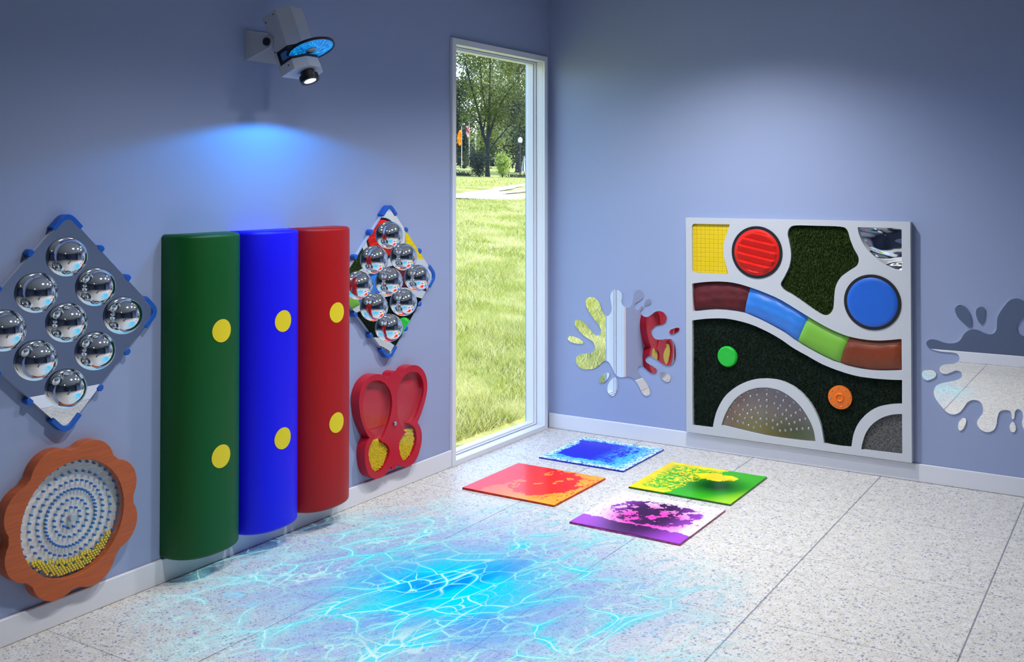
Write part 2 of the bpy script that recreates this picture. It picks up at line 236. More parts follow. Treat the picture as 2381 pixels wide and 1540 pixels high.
def floor_mat():
    k = NT('terrazzo_tiles'); p = k.geo()
    x, y, z = k.sep(p)
    Tl = 0.7149
    def line(v, off, w):
        f = k.math('FRACT', k.math('DIVIDE', k.math('SUBTRACT', v, off), Tl))
        d = k.math('MULTIPLY', k.math('MINIMUM', f, k.math('SUBTRACT', 1.0, f)), Tl)
        return k.step(d, w * .55, w * 1.3, 1, 0)
    g = k.math('MAXIMUM', line(x, 2.0967 - 10 * Tl, .0032), k.math('MULTIPLY', line(y, -0.7335 - 20 * Tl, .0022), .8))
    warp = k.vmath('ADD', p, k.vmath('SCALE', k.noise(p, 90, 3, .6, col=True), .014))
    base = k.mix(k.step(k.noise(p, 22, 3, .6), .35, .65), s(211, 206, 197), s(222, 220, 216))
    def chips(scale, thr, r, soft=.06, seed=(0, 0, 0)):
        q = k.vmath('ADD', warp, seed)
        n = k.n('ShaderNodeTexVoronoi', {'Vector': q, 'Scale': scale, 'Randomness': 1.0})
        rr = k.sep(n.outputs['Color'])
        on = k.step(rr[0], thr, thr + .02)
        rad = k.math('MULTIPLY_ADD', rr[1], r * .7, r * .35)
        m = k.step(k.math('SUBTRACT', n.outputs['Distance'], rad), -soft, soft, 1, 0)
        return k.math('MULTIPLY', m, on), rr[2]
    c = base
    for sc, th, r, ca, cb, seed in ((110, .55, .42, s(236, 238, 246), s(214, 214, 222), (3.1, 0, 0)),
                                    (175, .45, .42, s(166, 166, 164), s(198, 188, 170), (0, 5.2, 0)),
                                    (58, .70, .42, s(136, 142, 160), s(168, 172, 186), (1.7, 2.2, 0)),
                                    (96, .68, .45, s(116, 120, 134), s(154, 152, 154), (7.7, 1.2, 0)),
                                    (230, .64, .45, s(100, 100, 108), s(146, 138, 132), (4.4, 9.2, 0))):
        m, v = chips(sc, th, r, .07, seed)
        c = k.mix(m, c, k.mix(v, ca, cb))
    c = k.mix(k.math('MULTIPLY', g, .75), c, s(96, 100, 116))
    h = k.math('SUBTRACT', 1.0, g)
    rough = k.math('MULTIPLY_ADD', k.noise(p, 60, 2), .12, .36)
    return k.done(k.bsdf(Base_Color=c, Roughness=rough, Specular_IOR_Level=0.35, Normal=k.bump(h, .35, .003)))

WALL = wall_mat()
FLOORM = floor_mat()
TRIM = plain('white_trim_paint', s(226, 228, 236), .38, spec=.4)
CEIL = plain('ceiling_paint', s(200, 202, 206), .8, spec=.2, noise=.02, nscale=3)
WALL_SHADED = plain('wall_paint_with_shade', s(92, 104, 130), .65, spec=.2)  # wall colour made darker, holding the shade of the far walls
LX = [-1.03, -2.18, -3.24]
CH = 2.82

def structure(o): return tag(o, kind='structure')

# ------------------------------------------------------------------ the room shell
structure(box('floor', (-.13, 5.0, -7.3, .13, -.08, 0), FLOORM))
structure(box('ceiling', (-.13, 5.0, -7.3, .13, CH, CH + .1), CEIL))
W = prism('wall_left', [(-7.3, 0), (.13, 0), (.13, CH), (-7.3, CH)], -.13, 0, LEFT, WALL, holes=[[(-1.079, .03), (-.088, .03), (-.088, 2.39), (-1.079, 2.39)]]); structure(W)
structure(box('wall_right', (0, 5.0, 0, .13, 0, CH), WALL))
structure(box('wall_side', (3.38, 3.48, -1.95, 0, 0, CH), WALL_SHADED))
structure(prism('wall_partition', [(1.5, 0), (3.3, 0), (3.3, .82), (2.5, .66), (2.0, .525), (1.5, .385)], 4.08, 4.2, RIGHT, WALL_SHADED))
structure(box('wall_rear', (-.13, 5.0, -7.43, -7.3, 0, CH), WALL_SHADED))
structure(box('wall_hall', (5.0, 5.13, -7.43, .13, 0, CH), WALL_SHADED))
BB = .0955
structure(box('baseboard_left', (0, .015, -7.28, -1.114, 0, BB), TRIM, bevel=.004))
structure(box('baseboard_right', (.004, 3.38, -.015, 0, 0, BB), TRIM, bevel=.004))
structure(box('baseboard_side', (3.365, 3.38, -1.95, -.015, 0, BB), TRIM, bevel=.004))
structure(box('baseboard_back', (1.5, 3.3, -4.08, -4.065, 0, BB), TRIM, bevel=.004))
structure(box('baseboard_rear', (.016, 5.0, -7.3, -7.285, 0, BB), TRIM, bevel=.004))

# tall window in the corner of the left wall
win = thing('window_1', None, None, (0, -.583, 0)); structure(win)
R = lambda i: [(-1.079 + i, .03 + i), (-.088 - i, .03 + i), (-.088 - i, 2.39 - i), (-1.079 + i, 2.39 - i)]
O = lambda i: [(-1.114 + i, .001 + i), (-.052 - i, .001 + i), (-.052 - i, 2.424 - i), (-1.114 + i, 2.424 - i)]
prism('casing', O(0), 0.0005, .018, LEFT, TRIM, win, holes=[R(0)], bevel=.0008)
prism('jamb', R(-.004), -.045, .0004, LEFT, TRIM, win, holes=[R(.0002)])
prism('glazing_bead', R(.002), -.060, -.045, LEFT, TRIM, win, holes=[R(.008)], bevel=.002)
prism('sash', R(.002), -.115, -.060, LEFT, TRIM, win, holes=[R(.016)], bevel=.003)
def glass_mat(name, tint=(1, 1, 1, 1), amt=.35):
    k = NT(name)
    tr = k.n('ShaderNodeBsdfTransparent', {'Color': tint}).outputs[0]
    gl = k.n('ShaderNodeBsdfGlossy', {'Color': (1, 1, 1, 1), 'Roughness': 0.0}).outputs[0]
    fc = k.n('ShaderNodeLayerWeight', {'Blend': .5}).outputs['Facing']
    fr = k.math('MULTIPLY_ADD', k.math('POWER', fc, 4.0), amt, .015)
    return k.done(k.n('ShaderNodeMixShader', {0: fr, 1: tr, 2: gl}).outputs[0])
GLASS = glass_mat('window_glass', (.975, .98, 1, 1), .22)
CLEAR = glass_mat('clear_acrylic', (1, 1, 1, 1), .2)
box('glass_pane', (-.100, -.096, -1.075, -.092, .034, 2.386), GLASS, win)

# three square ceiling lights in a row, and an added one over the hall
LAMPM = plain('light_diffuser', (1, 1, 1, 1), .5, emit=(1, .98, .97, 1), es=2.5)
for i, y in enumerate(LX + [-5.9]):
    lx = LAMP_X if i < 3 else 2.6  # the last one is added, unseen, to lift the dark hall
    t = thing('ceiling_light', ['square white ceiling light nearest the window corner', 'square white ceiling light in the middle of the row of three', 'square white ceiling light above the domed mirror farther from the window', 'added unseen ceiling light brightening the hall beyond the sloping parapet'][i], 'ceiling light', (lx, y, CH), 'square ceiling lights')
    sq = lambda r: [(lx - r, y - r), (lx + r, y - r), (lx + r, y + r), (lx - r, y + r)]
    prism('frame', sq(.205), CH - .012, CH - .0005, FLOOR, TRIM, t, holes=[sq(.19)])
    prism('diffuser', sq(.189), CH - .006, CH - .001, FLOOR, LAMPM, t)
    L = bpy.data.lights.new('downlight', 'SPOT'); L.energy = DOWN_E[i]; L.color = (1.0, .985, .97)
    L.spot_size = math.radians(DOWN_A); L.spot_blend = DOWN_B; L.shadow_soft_size = .07
    o = bpy.data.objects.new('downlight', L); COL.objects.link(o); o.location = (lx, y, CH - .02)

# ------------------------------------------------------------------ mirrors
MIRROR = plain('mirror_silver', (.90, .92, .93, 1), .0, 1.0)
CHROME = plain('chrome_dome', (.86, .88, .90, 1), .0, 1.0)
BLUEP = plain('royal_blue_plastic', s(22, 92, 190), .35, bump=.1, bscale=200)
ACRYL = plain('pale_backing_plastic', s(214, 218, 226), .35)
STEEL = plain('steel', s(176, 180, 186), .28, 1.0)
BLACKR = plain('black_rubber', s(22, 22, 26), .5)
BLACKP = plain('black_plastic', s(14, 14, 17), .35)

def splash(name, label, main, drops, mat):
    c = np.mean(np.array(main), axis=0)
    loc = (c[0], 0, c[1])
    o = prism(name, smooth_loop(main, 4), .0005, .006, RIGHT, mat, holes=(), bevel=0, smooth=50, loc=loc)
    tag(o, label, 'mirror')
    for d in drops: prism('droplet', smooth_loop(d, 6), .0005, .006, RIGHT, mat, o, smooth=50)
    return o
splash('splash_mirror', 'paint-splat shaped mirror beside the window, reflecting grass and the red butterfly', T['S1'], T['S1D'], MIRROR)
splash('splash_mirror', 'paint-splat shaped mirror right of the square tactile board, reflecting pale floor', T['S2'], T['S2D'], MIRROR)

def dome_panel(cy, cz, label):
    t = thing('dome_mirror_panel', label, 'mirror panel', (0, cy, cz), 'diamond mirror panels with domes')
    q = math.sqrt(.5)
    D = lambda a, b, d: (d, cy + (a - b) * q, cz + (a + b) * q)     # a up-right edge, b up-left edge
    H = .279
    def rsq(h, r, n=6):
        P = []
        for sx, sy, a0 in ((1, 1, 0), (-1, 1, 90), (-1, -1, 180), (1, -1, 270)):
            for i in range(n + 1):
                a = math.radians(a0 + 90 * i / n)
                P.append((sx * (h - r) + r * math.cos(a), sy * (h - r) + r * math.sin(a)))
        return P
    prism('backing', rsq(H - .004, .03), .001, .022, D, ACRYL, t)
    pl = prism('mirror_plate', rsq(H, .03), .0221, .027, D, MIRROR, t)
    for i in (-1, 0, 1):
        for j in (-1, 0, 1):
            from_bm('dome', dome_bm(D, i * .169, j * .169, .0271, .0715, .0715, 64, 24), CHROME, t, smooth=60)
    for sx in (1, -1):
        for sy in (1, -1):
            ln = .088; a0 = H + .011; a1 = H - .006; r0 = .04; r1 = .03; P = []
            P.append((a0, a0 - ln)); 
            for i in range(7):
                a = pi / 2 * i / 6; P.append((a0 - r0 + r0 * math.cos(a), a0 - r0 + r0 * math.sin(a)))
            P += [(a0 - ln, a0), (a0 - ln, a1)]
            for i in range(7):
                a = pi / 2 * (1 - i / 6); P.append((a1 - r1 + r1 * math.cos(a), a1 - r1 + r1 * math.sin(a)))
            P.append((a1, a0 - ln))
            prism('corner_cap', [(sx * u, sy * v) for u, v in P], .0008, .033, D, BLUEP, t, bevel=.003)
    for sd in range(4):
        for f in (-.30, .30):
            u = f * 2 * H / 2 * 1.0; w = .013
            P = [(H - .004, u - w), (H + .012, u - w), (H + .018, u - w * .5), (H + .018, u + w * .5), (H + .012, u + w), (H - .004, u + w)]
            rot = {0: lambda a, b: (a, b), 1: lambda a, b: (-b, a), 2: lambda a, b: (-a, -b), 3: lambda a, b: (b, -a)}[sd]
            prism('edge_clip', [rot(a, b) for a, b in P], .0008, .031, D, BLUEP, t, bevel=.003)
    return t
dome_panel(-3.533, 1.092, 'diamond mirror panel with nine chrome domes left of the green cushion')
dome_panel(-1.688, 1.091, 'diamond mirror panel with nine chrome domes above the red butterfly')

# ------------------------------------------------------------------ half-round wall cushions
def vinyl(name, col, b=.25):
    k = NT(name); p = k.obj()
    v = k.voro(p, 420); n = k.noise(p, 700, 2)
    return k.done(k.bsdf(Base_Color=col, Roughness=.42, Specular_IOR_Level=.32, Normal=k.bump(k.math('ADD', v, n), b, .0015)))
DOT = plain('yellow_vinyl', s(234, 208, 22), .5, bump=.15, bscale=500)
def cushion(y, label, mat):
    hw, dp, z0, z1, e = .1729, .161, .0975, 1.392, 2.45
    t = thing('wall_cushion', label, 'cushion', (0, y, z0), 'half-round padded wall cushions')
    def prof(sc, n=40):
        P = []
        for i in range(n + 1):
            a = pi * i / n
            c, si = math.cos(a), math.sin(a)
            P.append((y + sc * hw * math.copysign(abs(c) ** (2 / e), c), (dp - .001) * sc * abs(si) ** (2 / e) + .001))
        return P
    bm = bmesh.new(); rings = []
    rr = .016
    steps = [(z0, .93)] + [(z0 + rr * (1 - math.cos(a)), 1 - .10 * (1 - math.sin(a))) for a in np.linspace(.25, pi / 2, 5)] 
    steps += [(z, 1) for z in np.linspace(z0 + rr, z1 - rr, 8)[1:]]
    steps += [(z1 - rr * (1 - math.cos(a)), 1 - .10 * (1 - math.sin(a))) for a in np.linspace(pi / 2, .25, 5)[1:]] + [(z1, .93)]
    for z, sc in steps: rings.append([bm.verts.new((d, u, z)) for u, d in prof(sc)])
    for a, b in zip(rings, rings[1:]):
        for i in range(len(a) - 1): bm.faces.new([a[i], a[i + 1], b[i + 1], b[i]])
        bm.faces.new([a[-1], a[0], b[0], b[-1]])
    bm.faces.new(rings[0]); bm.faces.new(rings[-1])
    from_bm('padded_body', bm, mat, t, smooth=60)
    for zc in (.998, .489):
        bm = bmesh.new(); c = []
        rings = []
        for f in np.linspace(0, 1, 6)[1:]:
            ring = []
            for i in range(40):
                a = 2 * pi * i / 40; u = .049 * f * math.cos(a); z = zc + .047 * f * math.sin(a)
                d = (dp - .001) * (1 - abs(u / hw) ** e) ** (1 / e) + .001 + .0012
                ring.append(bm.verts.new((d, y + u, z)))
            rings.append(ring)
        cen = bm.verts.new((dp + .0012, y, zc))
        for i in range(40): bm.faces.new([rings[0][i], rings[0][(i + 1) % 40], cen])
        for a, b in zip(rings, rings[1:]):
            for i in range(40): bm.faces.new([a[i], b[i], b[(i + 1) % 40], a[(i + 1) % 40]])
        tag(from_bm('round_patch', bm, DOT, t), 'yellow round patch')
cushion(-2.922, 'dark green padded wall cushion with two yellow dots', vinyl('green_vinyl', s(4, 84, 30)))
cushion(-2.576, 'bright blue padded wall cushion with two yellow dots', vinyl('blue_vinyl', s(14, 8, 236)))
cushion(-2.231, 'dark red padded wall cushion with two yellow dots', vinyl('red_vinyl', s(172, 10, 12)))

# ------------------------------------------------------------------ orange flower bead toy
def wood(name, col, ang=.6):
    k = NT(name); p = k.obj()
    m = k.n('ShaderNodeMapping', {'Vector': p, 'Rotation': (ang, 0, 0), 'Scale': (30, 8, 120)}).outputs[0]
    f = k.noise(m, 1.2, 4, .6)
    lo = tuple(v * .78 for v in col[:3]) + (1,)
    return k.done(k.bsdf(Base_Color=k.mix(k.step(f, .3, .7), lo, col), Roughness=.36, Specular_IOR_Level=.45, Normal=k.bump(f, .06, .002)))
BEAD = plain('yellow_bead', s(226, 204, 30), .35)
PEG = plain('blue_peg', s(34, 108, 190), .45)
WHITEWOOD = wood('pale_wood', s(240, 232, 226), .9)
SILVERP = plain('grey_plastic_knob', s(176, 184, 196), .4)

ICO = None
def bead_mesh(name, centres, r, mat, parent):
    bm = bmesh.new(); bmesh.ops.create_icosphere(bm, subdivisions=2, radius=1)
    V = np.array([v.co for v in bm.verts]); F = np.array([[v.index for v in f.verts] for f in bm.faces]); bm.free()
    n = len(V); C = np.asarray(centres)
    vv = (C[:, None, :] + V[None] * r).reshape(-1, 3)
    ff = (F[None] + (np.arange(len(C)) * n)[:, None, None]).reshape(-1, 3)
    o = from_np(name, vv, ff, mat, parent, smooth=180)
    return tag(o, kind='stuff')

fc = (-3.51, .379)
fl = thing('flower_bead_toy', 'orange wooden flower toy with blue pegs and yellow beads', 'toy', (0, fc[0], fc[1]))
P = []
A = 1.6
for i in range(8):
    c0 = math.radians(22.5 + 45 * i + A)
    cc = np.array([.182 * math.cos(c0), .182 * math.sin(c0)]); rr = .1005
    # each petal is a round lobe; keep the arc outside its neighbours
    for kx in np.linspace(-1, 1, 15):
        a = c0 + kx * 1.12
        p = cc + rr * np.array([math.cos(a), math.sin(a)])
        ang = math.atan2(p[1], p[0]) - c0
        ang = (ang + pi) % (2 * pi) - pi
        if abs(ang) <= math.radians(21.4): P.append((fc[0] + p[0], fc[1] + p[1]))
hole = circle(fc[0], fc[1], .209, 72)
ORANGE = wood('orange_stained_wood', s(196, 94, 40))
prism('petal_frame', P, .001, .05, LEFT, ORANGE, fl, holes=[hole], bevel=.004, smooth=40, seg=3)
prism('back_board', circle(fc[0], fc[1], .2085, 64), .002, .012, LEFT, WHITEWOOD, fl)
tag(prism('clear_cover', circle(fc[0], fc[1], .2085, 64), .043, .045, LEFT, CLEAR, fl), 'clear acrylic cover')
kc = (-3.503, .3762)
bm = bmesh.new(); add_tube(bm, [(.0121, kc[0], kc[1]), (.034, kc[0], kc[1])], .0135, 28)
from_bm('centre_knob', bm, SILVERP, fl, bevel=.002)
pegs = []
for r, n, ph in ((.037, 11, 90), (.068, 20, 85), (.102, 44, 80), (.133, 38, 80), (.165, 36, 82), (.200, 40, 80)):
    for i in range(n):
        a = math.radians(ph) + 2 * pi * i / n
        pegs.append((kc[0] + r * math.cos(a), kc[1] + r * math.sin(a)))
def peg_bm(bm, q): add_tube(bm, [(.0122, q[0], q[1]), (.024, q[0], q[1])], .0042, 10)
for q in pegs[:100]:
    bm = bmesh.new(); peg_bm(bm, q); from_bm('peg', bm, PEG, fl, smooth=50)
bm = bmesh.new()
for q in pegs[100:]: peg_bm(bm, q)
tag(from_bm('outer_pegs', bm, PEG, fl, smooth=50), kind='stuff')
# yellow beads lie at the bottom of the ring
cs = []
PILE = np.array([(-3.72, .272), (-3.677, .267), (-3.6425, .260), (-3.609, .248), (-3.5685, .238), (-3.534, .229), (-3.499, .228), (-3.46, .230), (-3.427, .235), (-3.391, .252), (-3.354, .277), (-3.316, .293), (-3.30, .30)])
dx = .0112
for j in range(60):
    for i in range(60):
        u = fc[0] - .25 + i * dx + (j % 2) * dx / 2; v = fc[1] - .23 + j * dx * .80
        if math.hypot(u - fc[0], v - fc[1]) > .2025: continue
        if v > np.interp(u, PILE[:, 0], PILE[:, 1]): continue
        if any(abs(u - a) < .0055 and abs(v - b) < .0055 for a, b in pegs): continue
        cs.append((.0265 + rng.uniform(-.001, .001), u, v)); cs.append((.018, u + dx / 2, v + .003))
bead_mesh('yellow_beads', cs, .0049, BEAD, fl)

# ------------------------------------------------------------------ red butterfly bead toy
bf = thing('butterfly_bead_toy', 'red butterfly-shaped toy with yellow beads in its lower wings', 'toy', (0, -1.67, .38))
RED = plain('crimson_gloss_plastic', s(184, 20, 46), .3, spec=.4, bump=.05, bscale=200)
RED2 = plain('crimson_recess', s(186, 24, 50), .4)
OUT = smooth_loop(T['BF'], 3); HL = smooth_loop(T['BL'], 3); HR = smooth_loop(T['BR'], 3)
prism('wing_frame', OUT, .001, .055, LEFT, RED, bf, holes=[HL, HR], bevel=.003, smooth=40, seg=2)
for h in (HL, HR):
    c = np.mean(np.array(h), axis=0)
    hh = [(c[0] + (p[0] - c[0]) * 1.0, c[1] + (p[1] - c[1]) * 1.0) for p in h]
    prism('recess_panel', hh, .002, .024, LEFT, RED2, bf)
    tag(prism('clear_cover', hh, .0475, .049, LEFT, CLEAR, bf), 'clear acrylic cover')
cs = []
dx = .0100
for h, top, ln in ((HL, .304, -1), (HR, .303, 1)):
    A_ = np.array(h); u0, u1, v0 = A_[:, 0].min(), A_[:, 0].max(), A_[:, 1].min()
    j = 0; v = v0 + .005
    while v < top:
        u = u0 + (j % 2) * dx / 2
        while u < u1:
            ok = inside(h, (u, v)) and all(inside(h, (u + a, v + b)) for a, b in ((.003, 0), (-.003, 0), (0, .003), (0, -.003)))
            lim = top - (.12 * max(0, u + 1.775) + .004 * math.sin(u * 90) if ln < 0 else .02 * max(0, -1.56 - u))
            if ok and v < lim: cs.append((.0385 + rng.uniform(-.0012, .0012), u, v)); cs.append((.030, u + .005, v + .003))
            u += dx
        v += dx * .78; j += 1
bead_mesh('yellow_beads', cs, .0042, BEAD, bf)
bs = T['BS'][0]
bm = bmesh.new(); add_tube(bm, [(.0552, bs[0], bs[1]), (.066, bs[0], bs[1])], .0105, 24)
from_bm('centre_knob', bm, STEEL, bf, bevel=.0015)
# ------------------------------------------------------------------ square tactile wall board
B = T['B']
bd = thing('tactile_board', 'square pale grey tactile wall board with coloured discs, turf and cushions', 'sensory board', (1.623, 0, .105))
SPECK = plain('speckled_grey_plastic', s(200, 204, 211), .45, noise=.035, nscale=260, bump=.08, bscale=500)
def rounded(P, n=3): return smooth_loop(P, n)
def corner_round(P, r=.012, n=4):
    out = []; N = len(P)
    for i in range(N):
        p, a, b = (np.array(P[j % N], float) for j in (i, i - 1, i + 1))
        da, db = a - p, b - p; la, lb = np.linalg.norm(da), np.linalg.norm(db)
        cosang = np.dot(da, db) / (la * lb)
        if cosang < -.85: out.append(tuple(p)); continue
        q = min(r, la * .45, lb * .45)
        A_, B_ = p + da / la * q, p + db / lb * q
        for k in range(n + 1):
            t = k / n; out.append(tuple((1 - t) ** 2 * A_ + 2 * t * (1 - t) * p + t * t * B_))
    return out
def smart(P, n=5):
    """smooth curve through the points, kept sharp where the outline really turns a corner"""
    N = len(P); Q = [np.array(p, float) for p in P]
    def is_corner(i):
        a, b = Q[i - 1] - Q[i], Q[(i + 1) % N] - Q[i]
        return np.dot(a, b) / (np.linalg.norm(a) * np.linalg.norm(b)) > -.80
    cor = [i for i in range(N) if is_corner(i)]
    out = []
    for a, b in zip(cor, cor[1:] + [cor[0] + N]):
        run = [tuple(Q[k % N]) for k in range(a, b + 1)]
        out += smooth_loop(run, n, False)[:-1] if len(run) > 2 else run[:-1]
    return out
band = corner_round(smart(B['btop'] + B['bbot'][::-1]), .008)
X0, X1, Z0, Z1 = .980, 2.2655, .105, 1.3905
yl = [q for q in B['yellow']]; x0_, z0_, z1_ = yl[13][0], yl[11][1], yl[2][1]
H_yel = corner_round(smart([(x0_, z0_), (x0_, z1_), (yl[4][0] + .004, z1_ + .001)] + yl[6:9] + [(yl[9][0] + .006, z0_)]), .020, 6)
H_turf = smooth_loop(B['turf'], 4); H_mir = corner_round(smart([B['mirror'][0], (B['mirror'][3][0], B['mirror'][0][1]), (B['mirror'][3][0], B['mirror'][6][1])] + B['mirror'][7:]), .014)
H_low = corner_round(smart(B['lower']), .010); H_met = corner_round(smart(B['metal'][1:]), .01); H_fab = corner_round(smart([B['fabric'][0], (B['fabric'][0][0], B['fabric'][3][1]), B['fabric'][5]] + B['fabric'][6:]), .012)
H_red = circle(1.420, 1.198, .148, 64); H_blu = circle(2.066, .949, .149, 64)
prism('board_frame', [(X0, Z0), (X1, Z0), (X1, Z1), (X0, Z1)], .012, .05, RIGHT, SPECK, bd, holes=[H_yel, H_turf, H_mir, band, H_low, H_met, H_fab, H_red, H_blu], bevel=.0045, smooth=40, seg=2)
prism('back_panel', [(X0 + .001, Z0 + .001), (X1 - .001, Z0 + .001), (X1 - .001, Z1 - .001), (X0 + .001, Z1 - .001)], .0005, .0118, RIGHT, SPECK, bd)

def grow(P, k):
    c = np.mean(np.array(P), axis=0); return [tuple(c + (np.array(p) - c) * k) for p in P]
# yellow grid panel
k = NT('yellow_grid_plastic'); p = k.geo(); x, y, z = k.sep(p)
def gl(v, off, pitch, w):
    f = k.math('FRACT', k.math('DIVIDE', k.math('SUBTRACT', v, off), pitch)); d = k.math('MULTIPLY', k.math('MINIMUM', f, k.math('SUBTRACT', 1.0, f)), pitch)
    return k.step(d, w * .4, w * 1.6, 1, 0)
g = k.math('MAXIMUM', gl(x, .0, .0268, .0011), gl(z, .005, .0268, .0011))
g2 = k.math('MAXIMUM', gl(x, .0134, .0268, .001), gl(z, .0184, .0268, .001))
gg = k.math('MAXIMUM', g, k.math('MULTIPLY', g2, .18))
YEL = k.done(k.bsdf(Base_Color=k.mix(gg, s(238, 206, 4), s(212, 174, 4)), Roughness=.4, Normal=k.bump(k.math('SUBTRACT', 1.0, gg), .6, .004)))
tag(prism('grid_panel', grow(H_yel, .995), .0119, .038, RIGHT, YEL, bd), 'yellow grid panel')

# turf: a base sheet carrying short blades
def leafy(name, dark, light, rough=.6, trans=.0, mid=None):
    k = NT(name); r = k.n('ShaderNodeNewGeometry').outputs['Random Per Island']
    c = k.mix(r, dark, light)
    sh = k.bsdf(Base_Color=c, Roughness=rough, Specular_IOR_Level=.25)
    if trans:
        tr = k.n('ShaderNodeBsdfTranslucent', {'Color': k.mix(r, light, tuple(min(1, v * 1.3) for v in light[:3]) + (1,))}).outputs[0]
        sh = k.n('ShaderNodeMixShader', {0: trans, 1: sh, 2: tr}).outputs[0]
    return k.done(sh)
def turf(name, poly, n, d0, h, mat, lean, seed, label):
    r = np.random.default_rng(seed); A_ = np.array(poly); lo, hi = A_.min(0), A_.max(0); V = []; F = []
    base = prism(name, grow(poly, .997), .0119, d0, RIGHT, mat, bd)
    pts = []
    while len(pts) < n:
        for q in r.uniform(lo, hi, (n, 2)):
            if inside(poly, q): pts.append(q)
    pts = np.array(pts[:n]); ang = r.uniform(0, 2 * pi, n); hh = h * r.uniform(.5, 1.1, n); w = .0020
    tip = np.c_[lean[0] + r.normal(0, .006, n), lean[1] + r.normal(0, .006, n)]
    a = np.c_[pts[:, 0] + np.cos(ang) * w, np.full(n, -d0), pts[:, 1] + np.sin(ang) * w]
    b = np.c_[pts[:, 0] - np.cos(ang) * w, np.full(n, -d0), pts[:, 1] - np.sin(ang) * w]
    c = np.c_[pts[:, 0] + tip[:, 0], -(d0 + hh), pts[:, 1] + tip[:, 1]]
    V = np.stack([a, b, c], 1).reshape(-1, 3); F = np.arange(3 * n).reshape(-1, 3)
    from_np('turf_blades', V, F, mat, base); tag(base.children[0], kind='stuff')
    tag(base, label); return base
turf('turf_panel', H_turf, 15000, .022, .022, leafy('olive_turf', s(20, 34, 12), s(84, 110, 48)), (.004, -.008), 5, 'olive green artificial grass patch')
turf('turf_carpet', H_low, 26000, .024, .011, leafy('dark_turf', s(5, 14, 8), s(22, 44, 30)), (.001, -.003), 6, 'very dark green artificial grass')

# wavy mirror in the top right corner
k = NT('wavy_mirror'); p = k.geo()
wv = k.noise(k.n('ShaderNodeMapping', {'Vector': p, 'Scale': (3.2, 1, 7), 'Rotation': (0, .6, 0)}).outputs[0], 1.5, 1.0, .4, .6)
WAVY = k.done(k.bsdf(Base_Color=(.88, .89, .9, 1), Metallic=1.0, Roughness=.02, Normal=k.bump(wv, 1.0, .05)))
tag(prism('mirror_panel', grow(H_mir, .995), .0119, .030, RIGHT, WAVY, bd), 'wavy mirror')

# discs in black rings
def disc_grid(nr, na, cx, cz, r, fn):
    bm = bmesh.new(); rings = []
    for j in range(1, nr + 1):
        rr = r * j / nr
        rings.append([bm.verts.new(RIGHT(cx + rr * math.cos(2 * pi * i / na), cz + rr * math.sin(2 * pi * i / na), fn(rr * math.cos(2 * pi * i / na), rr * math.sin(2 * pi * i / na)))) for i in range(na)])
    c = bm.verts.new(RIGHT(cx, cz, fn(0, 0)))
    for i in range(na): bm.faces.new([rings[0][i], rings[0][(i + 1) % na], c])
    for a, b in zip(rings, rings[1:]):
        for i in range(na): bm.faces.new([a[i], b[i], b[(i + 1) % na], a[(i + 1) % na]])
    low = [bm.verts.new(RIGHT(cx + r * math.cos(2 * pi * i / na), cz + r * math.sin(2 * pi * i / na), .02)) for i in range(na)]
    for i in range(na): bm.faces.new([rings[-1][i], low[i], low[(i + 1) % na], rings[-1][(i + 1) % na]])
    return bm
REDP = plain('red_plastic', s(222, 24, 12), .5, spec=.35)
BLUEV = plain('blue_drum_skin', s(26, 98, 206), .45, noise=.03, nscale=8)
prism('ring', circle(1.420, 1.198, .151, 72), .013, .054, RIGHT, BLACKR, bd, holes=[circle(1.420, 1.198, .134, 72)], bevel=.004)
def ridge(x, z):
    r = math.hypot(x, z); e = .058
    if r > .122: return e - .004 * (r - .122) / .012
    v = (z * math.cos(-.20) - x * math.sin(-.20)) / .0445 + .5
    f = v - math.floor(v)
    return e + .016 * min(1, (.122 - r) / .012) * (f / .86 if f < .86 else (1 - f) / .14)
tag(from_bm('ridged_disc', disc_grid(70, 144, 1.420, 1.198, .134, ridge), REDP, bd, smooth=28), 'red ridged disc')
prism('ring', circle(2.066, .949, .151, 72), .013, .054, RIGHT, BLACKR, bd, holes=[circle(2.066, .949, .134, 72)], bevel=.004)
tag(from_bm('drum_disc', disc_grid(12, 96, 2.066, .949, .134, lambda x, z: .060 - .006 * max(0, (math.hypot(x, z) - .118) / .016) ** 2), BLUEV, bd, smooth=60), 'blue drum disc')

